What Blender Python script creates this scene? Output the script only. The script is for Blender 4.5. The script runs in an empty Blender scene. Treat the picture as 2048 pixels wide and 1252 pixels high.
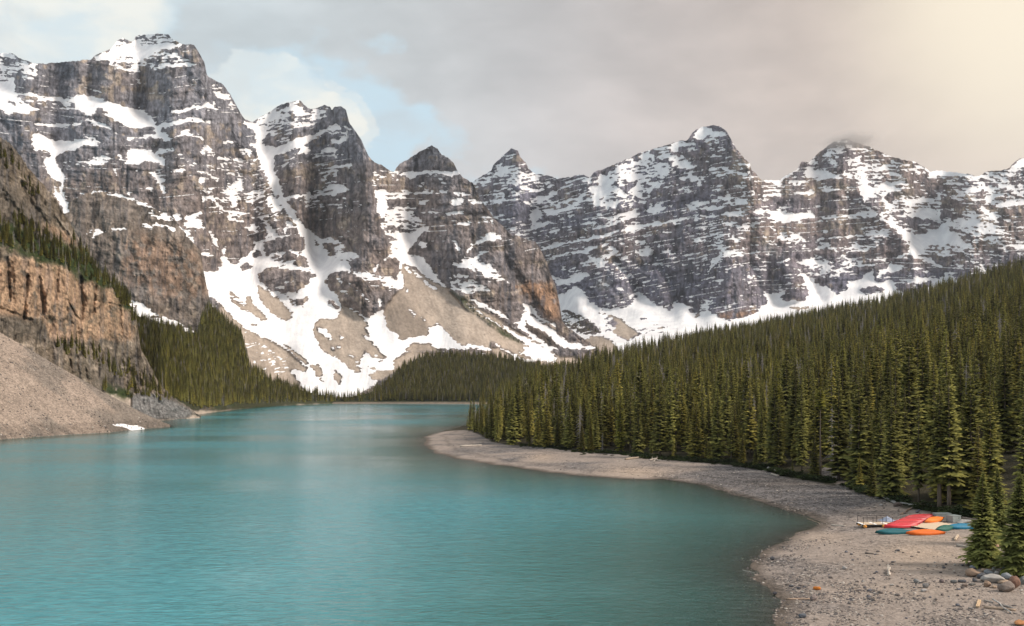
import bpy, bmesh, math, random
import numpy as np
from mathutils import Vector, Matrix
R = math.radians
random.seed(7)
rng = np.random.default_rng(11)
scene = bpy.context.scene
col = scene.collection

# ------------------------------------------------------------------ camera, sky, sun, exposure
F = 1774.0      # focal length in photo pixels (photo 2048 wide)
HY = 782.0      # photo row of the horizon
CH = 20.0       # camera height above the lake
cam_d = bpy.data.cameras.new('camera')
cam = bpy.data.objects.new('camera', cam_d)
col.objects.link(cam)
cam.location = (0, 0, CH)
cam.rotation_euler = (R(90), 0, 0)
cam_d.sensor_width = 36.0
cam_d.lens = 36.0 * F / 2048.0
cam_d.shift_y = (HY - 626.0) / 2048.0
cam_d.clip_start = 1.0
cam_d.clip_end = 30000.0
scene.camera = cam

vs = scene.view_settings
vs.view_transform = 'Standard'; vs.look = 'None'; vs.gamma = 1.0; vs.use_curve_mapping = False
vs.exposure = 0.98
scene.render.resolution_x = 1024; scene.render.resolution_y = 626
try:
    scene.cycles.max_bounces = 5; scene.cycles.diffuse_bounces = 2; scene.cycles.glossy_bounces = 2
    scene.cycles.transparent_max_bounces = 6; scene.cycles.use_denoising = True
    scene.cycles.volume_bounces = 0
except Exception: pass

SUN_AZ, SUN_EL = R(108), R(38)
sun_d = bpy.data.lights.new('sun', 'SUN')
sun_d.energy = 2.4; sun_d.angle = R(16); sun_d.color = (1.0, 0.90, 0.79)
sun = bpy.data.objects.new('sun', sun_d); col.objects.link(sun)
sdir = Vector((math.sin(SUN_AZ) * math.cos(SUN_EL), math.cos(SUN_AZ) * math.cos(SUN_EL), math.sin(SUN_EL)))
sun.rotation_euler = sdir.to_track_quat('Z', 'Y').to_euler()
sun.location = (0, 0, 300)

def pdir(px, py):
    v = Vector(((px - 1024) / F, 1.0, (HY - py) / F)); v.normalize(); return v

class NT:
    """small helper to write node trees"""
    def __init__(s, tree): s.t = tree; s.n = tree.nodes; s.l = tree.links
    def node(s, kind, **kw):
        n = s.n.new(kind)
        for k, v in kw.items():
            setattr(n, k, v)
        return n
    def put(s, n, **kw):
        for k, v in kw.items():
            k = k.replace('_', ' ')
            i = n.inputs[k] if k in n.inputs else n.inputs[int(k[1:])]
            if hasattr(v, 'is_output') or isinstance(v, bpy.types.NodeSocket): s.l.new(v, i)
            else: i.default_value = v
        return n
    def math(s, op, a, b=None, c=None, clamp=False):
        n = s.node('ShaderNodeMath', operation=op); n.use_clamp = clamp
        for i, v in enumerate((a, b, c)):
            if v is None: continue
            if isinstance(v, bpy.types.NodeSocket): s.l.new(v, n.inputs[i])
            else: n.inputs[i].default_value = v
        return n.outputs[0]
    def ramp(s, x, lo, hi, a=0.0, b=1.0, smooth=True):
        n = s.node('ShaderNodeMapRange'); n.interpolation_type = 'SMOOTHSTEP' if smooth else 'LINEAR'; n.clamp = True
        for i, v in enumerate((x, lo, hi, a, b)):
            if isinstance(v, bpy.types.NodeSocket): s.l.new(v, n.inputs[i])
            else: n.inputs[i].default_value = v
        return n.outputs[0]
    def mix(s, f, a, b, mode='MIX'):
        n = s.node('ShaderNodeMix'); n.data_type = 'RGBA'; n.blend_type = mode
        for i, v in ((0, f), (6, a), (7, b)):
            if isinstance(v, bpy.types.NodeSocket): s.l.new(v, n.inputs[i])
            else: n.inputs[i].default_value = v if not isinstance(v, tuple) else (v + (1.0,) if len(v) == 3 else v)
        return n.outputs[2]
    def noise(s, vec, scale, detail=4, rough=0.55, dist=0.0):
        n = s.node('ShaderNodeTexNoise')
        if vec is not None: s.l.new(vec, n.inputs['Vector'])
        n.inputs['Scale'].default_value = scale; n.inputs['Detail'].default_value = detail
        n.inputs['Roughness'].default_value = rough; n.inputs['Distortion'].default_value = dist
        return n.outputs['Fac']
    def mapping(s, vec, scale=(1, 1, 1), rot=(0, 0, 0), loc=(0, 0, 0)):
        n = s.node('ShaderNodeMapping'); s.l.new(vec, n.inputs['Vector'])
        n.inputs['Scale'].default_value = scale; n.inputs['Rotation'].default_value = rot; n.inputs['Location'].default_value = loc
        return n.outputs[0]

# ---- sky: Nishita daylight seen through a broken overcast
world = bpy.data.worlds.new('World'); scene.world = world; world.use_nodes = True
w = NT(world.node_tree); w.n.clear()
out = w.node('ShaderNodeOutputWorld'); bg = w.node('ShaderNodeBackground'); w.l.new(bg.outputs[0], out.inputs[0])
bg.inputs['Strength'].default_value = 0.1
sky = w.node('ShaderNodeTexSky', sky_type='NISHITA'); sky.sun_disc = False
sky.sun_elevation = SUN_EL; sky.sun_rotation = SUN_AZ; sky.altitude = 1900; sky.air_density = 1.0; sky.dust_density = 1.5
tc = w.node('ShaderNodeTexCoord'); D = tc.outputs['Generated']
def wdot(v, vec=None):
    n = w.node('ShaderNodeVectorMath', operation='DOT_PRODUCT'); w.l.new(vec or D, n.inputs[0]); n.inputs[1].default_value = v
    return n.outputs['Value']
# direction wobbled by noise so that cloud edges are ragged
nn = w.node('ShaderNodeTexNoise'); w.l.new(w.mapping(D, (1, 1, 1.8)), nn.inputs['Vector'])
nn.inputs['Scale'].default_value = 5.5; nn.inputs['Detail'].default_value = 6; nn.inputs['Roughness'].default_value = 0.52
sb = w.node('ShaderNodeVectorMath', operation='SUBTRACT'); w.l.new(nn.outputs['Color'], sb.inputs[0]); sb.inputs[1].default_value = (.5, .5, .5)
sc_ = w.node('ShaderNodeVectorMath', operation='SCALE'); w.l.new(sb.outputs[0], sc_.inputs[0]); sc_.inputs['Scale'].default_value = 0.06
ad = w.node('ShaderNodeVectorMath', operation='ADD'); w.l.new(D, ad.inputs[0]); w.l.new(sc_.outputs[0], ad.inputs[1])
DW = ad.outputs[0]
def blob(px, py, r_in, r_out, warped=True):
    c = pdir(px, py); ri, ro = math.cos(r_in / F), math.cos(r_out / F)
    return w.ramp(wdot(tuple(c), DW if warped else D), ro, ri)
n_big = w.noise(w.mapping(D, (1, 1, 2.2), rot=(0, 0.35, 0)), 4.0, 6, 0.55, 0.4)
n_fine = w.noise(w.mapping(D, (1, 1, 2.6), rot=(0, 0.3, 0)), 13.0, 5, 0.55, 0.3)
# cloud tint runs from cool grey (away from the sun) to warm (towards it)
e = w.node('ShaderNodeSeparateXYZ'); w.l.new(D, e.inputs[0])
az = w.math('ADD', w.math('MULTIPLY', e.outputs['X'], 1.0), w.math('MULTIPLY', w.math('SUBTRACT', n_big, 0.5), 0.10))
cr = w.node('ShaderNodeValToRGB'); w.l.new(w.ramp(az, -0.55, 0.75, smooth=False), cr.inputs[0])
els = cr.color_ramp.elements
stops = [(0.0, (0.400, 0.450, 0.47)), (0.22, (0.385, 0.430, 0.450)), (0.34, (0.365, 0.382, 0.392)), (0.44, (0.355, 0.345, 0.345)),
         (0.54, (0.370, 0.330, 0.312)), (0.64, (0.390, 0.328, 0.290)), (0.76, (0.405, 0.330, 0.275)), (1.0, (0.42, 0.345, 0.28))]
els[0].position, els[0].color = stops[0][0], stops[0][1] + (1,)
els[1].position, els[1].color = stops[-1][0], stops[-1][1] + (1,)
for p, c in stops[1:-1]:
    x = els.new(p); x.color = c + (1,)
cloud = w.mix(1.0, cr.outputs[0], (8.8, 8.8, 8.8), 'MULTIPLY')
var = w.math('ADD', w.ramp(n_big, 0.3, 0.7, 0.85, 1.13), w.math('MULTIPLY', w.math('SUBTRACT', n_fine, 0.5), 0.30))
vv = w.node('ShaderNodeVectorMath', operation='SCALE'); w.l.new(cloud, vv.inputs[0]); w.l.new(var, vv.inputs['Scale'])
cloud = vv.outputs[0]
# glow of the sun behind the cloud, just past the upper right of the view
glow = w.ramp(wdot(tuple(pdir(2150, -60))), 0.945, 1.0)
cloud = w.mix(w.math('MULTIPLY', w.math('POWER', glow, 5.5), 0.95), cloud, (5.5, 4.85, 3.75))
# gaps of clear blue, mostly low and away from the sun
nb = w.mix(1.0, sky.outputs[0], (0.80, 0.86, 0.86), 'MULTIPLY')
blue = w.mix(0.82, nb, (3.5, 4.55, 5.0))
gaps = None
for g in [(235, 5, 0, 170, .9), (590, 190, 0, 150, .7), (700, 250, 20, 170, 1.0), (780, 310, 10, 160, 1.0), (900, 345, 0, 130, .6), (430, 95, 0, 150, .25), (-60, 240, 40, 260, .35)]:
    m = w.math('MULTIPLY', blob(*g[:4]), g[4])
    gaps = m if gaps is None else w.math('MAXIMUM', gaps, m)
back = w.math('MULTIPLY', w.ramp(e.outputs['Y'], -0.05, -0.5), w.ramp(n_big, 0.50, 0.62))
gaps = w.math('MULTIPLY', gaps, w.ramp(n_fine, 0.3, 0.6, 0.55, 1.0)); gaps = w.math('MAXIMUM', gaps, back)
c2 = w.mix(gaps, cloud, blue)
lit = None
for g in [(90, 20, 10, 230, .85), (60, 90, 20, 180, .5), (500, 235, 0, 120, .95), (560, 260, 0, 90, .5), (-150, 30, 50, 300, .5), (450, 200, 5, 70, .5)]:
    m = w.math('MULTIPLY', blob(*g[:4]), g[4])
    lit = m if lit is None else w.math('MAXIMUM', lit, m)
lit = w.math('MULTIPLY', lit, w.ramp(w.noise(w.mapping(D, (1, 1, 1.6)), 9.0, 6, 0.6, 0.5), 0.36, 0.60, 0.35, 1.0))
c3 = w.mix(lit, c2, (5.3, 5.2, 4.7))
w.l.new(c3, bg.inputs['Color'])

# ------------------------------------------------------------------ numpy helpers
TAB = rng.random((8, 256, 256)).astype(np.float32)
def vnoise(x, y, k=0):
    x = np.asarray(x, np.float32); y = np.asarray(y, np.float32)
    xi = np.floor(x).astype(np.int32); yi = np.floor(y).astype(np.int32)
    fx = x - xi; fy = y - yi
    fx = fx * fx * (3 - 2 * fx); fy = fy * fy * (3 - 2 * fy)
    t = TAB[k % 8]; x0 = xi & 255; x1 = (xi + 1) & 255; y0 = yi & 255; y1 = (yi + 1) & 255
    return (t[x0, y0] * (1 - fx) + t[x1, y0] * fx) * (1 - fy) + (t[x0, y1] * (1 - fx) + t[x1, y1] * fx) * fy
def fbm(x, y, oct=4, k=0, gain=0.5):
    s = 0; a = 1.0; n = 0
    for i in range(oct):
        s = s + a * vnoise(x * 2 ** i + 17.3 * i, y * 2 ** i + 9.1 * i, k + i); n += a; a *= gain
    return s / n
def ridged(x, y, oct=3, k=0):
    s = 0; a = 1.0; n = 0
    for i in range(oct):
        s = s + a * (1 - np.abs(2 * vnoise(x * 2 ** i + 5.3 * i, y * 2 ** i + 3.7 * i, k + i) - 1)); n += a; a *= 0.5
    return s / n
def uniformise(n):
    s = np.sort(n.ravel()[::97]); return np.interp(n, s, np.linspace(0, 1, len(s))).astype(np.float32)
def sstep(x, a, b):
    t = np.clip((x - a) / (b - a), 0, 1); return t * t * (3 - 2 * t)
def blur(a, sx, sy=None):
    sy = sx if sy is None else sy
    for ax, s in ((1, sx), (0, sy)):
        if s < 0.6: continue
        r = max(1, int(round(s * 0.9)))
        for _ in range(3):
            p = np.pad(a, [(r + 1, r) if i == ax else (0, 0) for i in (0, 1)], mode='edge').astype(np.float64)
            c = np.cumsum(p, axis=ax)
            n = 2 * r + 1
            a = ((np.take(c, np.arange(n, c.shape[ax]), axis=ax) - np.take(c, np.arange(0, c.shape[ax] - n), axis=ax)) / n).astype(np.float32)
    return a
def inpoly(X, Y, P):
    c = np.zeros(X.shape, bool); n = len(P)
    for i in range(n):
        x1, y1 = P[i]; x2, y2 = P[(i + 1) % n]
        if y1 == y2: continue
        c ^= ((y1 > Y) != (y2 > Y)) & (X < (x2 - x1) * (Y - y1) / (y2 - y1) + x1)
    return c
def segdist(X, Y, P):
    d = np.full(X.shape, 1e9, np.float32)
    for (x1, y1), (x2, y2) in zip(P[:-1], P[1:]):
        dx, dy = x2 - x1, y2 - y1; L = dx * dx + dy * dy + 1e-9
        t = np.clip(((X - x1) * dx + (Y - y1) * dy) / L, 0, 1)
        d = np.minimum(d, np.hypot(X - x1 - t * dx, Y - y1 - t * dy))
    return d
def pl(pts, x):
    p = np.array(pts, float); return np.interp(x, p[:, 0], p[:, 1])

def facet(x, y, k=0):
    xi = np.floor(x).astype(np.int32); yi = np.floor(y).astype(np.int32); fx = (x - xi).astype(np.float32); fy = (y - yi).astype(np.float32); t = TAB[k % 8]
    a = t[xi & 255, yi & 255]; b = t[(xi + 1) & 255, yi & 255]; c = t[xi & 255, (yi + 1) & 255]; d = t[(xi + 1) & 255, (yi + 1) & 255]
    return np.where(fx > fy, a + (b - a) * fx + (d - b) * fy, a + (d - c) * fx + (c - a) * fy)
def canvas(x0, y0, x1, y1):
    """survey canvas, in photo pixels"""
    global CX0, CY0, CW, CHh, gx, gy, WX, WY
    CX0, CY0, CW, CHh = x0, y0, x1 - x0, y1 - y0
    gy, gx = np.mgrid[y0:y1, x0:x1].astype(np.float32)
    WX = (fbm(gx / 22, gy / 22, 2, 2) - .5) * 5 + (facet(gx / 6, gy / 5, 3) - .5) * 3.6 + (facet(gx / 2.6, gy / 2.2, 4) - .5) * 1.8
    WY = (fbm(gx / 22, gy / 22, 2, 5) - .5) * 4 + (facet(gx / 6, gy / 5, 6) - .5) * 3.2 + (facet(gx / 2.6, gy / 2.2, 7) - .5) * 1.8
def sample(a, x, y):
    x = np.clip(x - CX0, 0, CW - 1.01); y = np.clip(y - CY0, 0, CHh - 1.01)
    xi = x.astype(np.int32); yi = y.astype(np.int32); fx = (x - xi).astype(np.float32); fy = (y - yi).astype(np.float32)
    return (a[yi, xi] * (1 - fx) + a[yi, xi + 1] * fx) * (1 - fy) + (a[yi + 1, xi] * (1 - fx) + a[yi + 1, xi + 1] * fx) * fy
def survey(text, base):
    """snow cover, scree, dark scree, orange rock, pale rock and plant cover of the slopes, as surveyed outlines"""
    L = {k: np.zeros((CHh, CW), np.float32) for k in 'SPQGOWMD'}
    L['S'] += base
    ox = oy = 0.0; sc = 1.0
    for line in text.strip().splitlines():
        a = line.split()
        if line[0] == '@': ox, oy, sc = float(line[1:].split()[0]), float(a[1]), float(a[2]); continue
        v = np.array([float(t) for t in a[1].split(',')]).reshape(-1, 2) / sc + (ox, oy)
        cmd = a[0][0]; val = float(a[0][1:]) if len(a[0]) > 1 else 1.0
        pad = val + 2 if cmd in 'LM' else 1
        x0 = int(max(0, v[:, 0].min() - CX0 - pad)); x1 = int(min(CW, v[:, 0].max() - CX0 + pad + 1))
        y0 = int(max(0, v[:, 1].min() - CY0 - pad)); y1 = int(min(CHh, v[:, 1].max() - CY0 + pad + 1))
        if x1 <= x0 or y1 <= y0: continue
        X = gx[y0:y1, x0:x1]; Y = gy[y0:y1, x0:x1]; sl = (slice(y0, y1), slice(x0, x1))
        if cmd in 'LM':
            hw = val * (0.58 if cmd == 'L' else 1.0)
            m = segdist(X, Y, v) < hw * (0.45 + 1.1 * facet(X / 8, Y / 7, 3))
        else: m = inpoly(X, Y, v)
        if cmd in 'PL': L['S'][sl][m] = 1; L['Q'][sl][m] = 0; L['G'][sl][m] = 0; L['M'][sl][m] = 0
        if cmd == 'P': L['P'][sl][m] = 1
        if cmd == 'N': L['S'][sl][m] = val
        if cmd in 'QDGR':
            L['S'][sl][m] = 0; L['Q'][sl][m] = 1.0 if cmd in 'QD' else 0; L['G'][sl][m] = 1.0 if cmd == 'G' else 0; L['D'][sl][m] = 1.0 if cmd == 'D' else 0
            L['P'][sl][m] = 0
        if cmd in 'OWM': L[cmd][sl][m] = 1
        if cmd == 'M': L['S'][sl][m] = 0
    for k in L:
        L[k] = sample(L[k], gx + WX, gy + WY)
    return L
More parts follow.
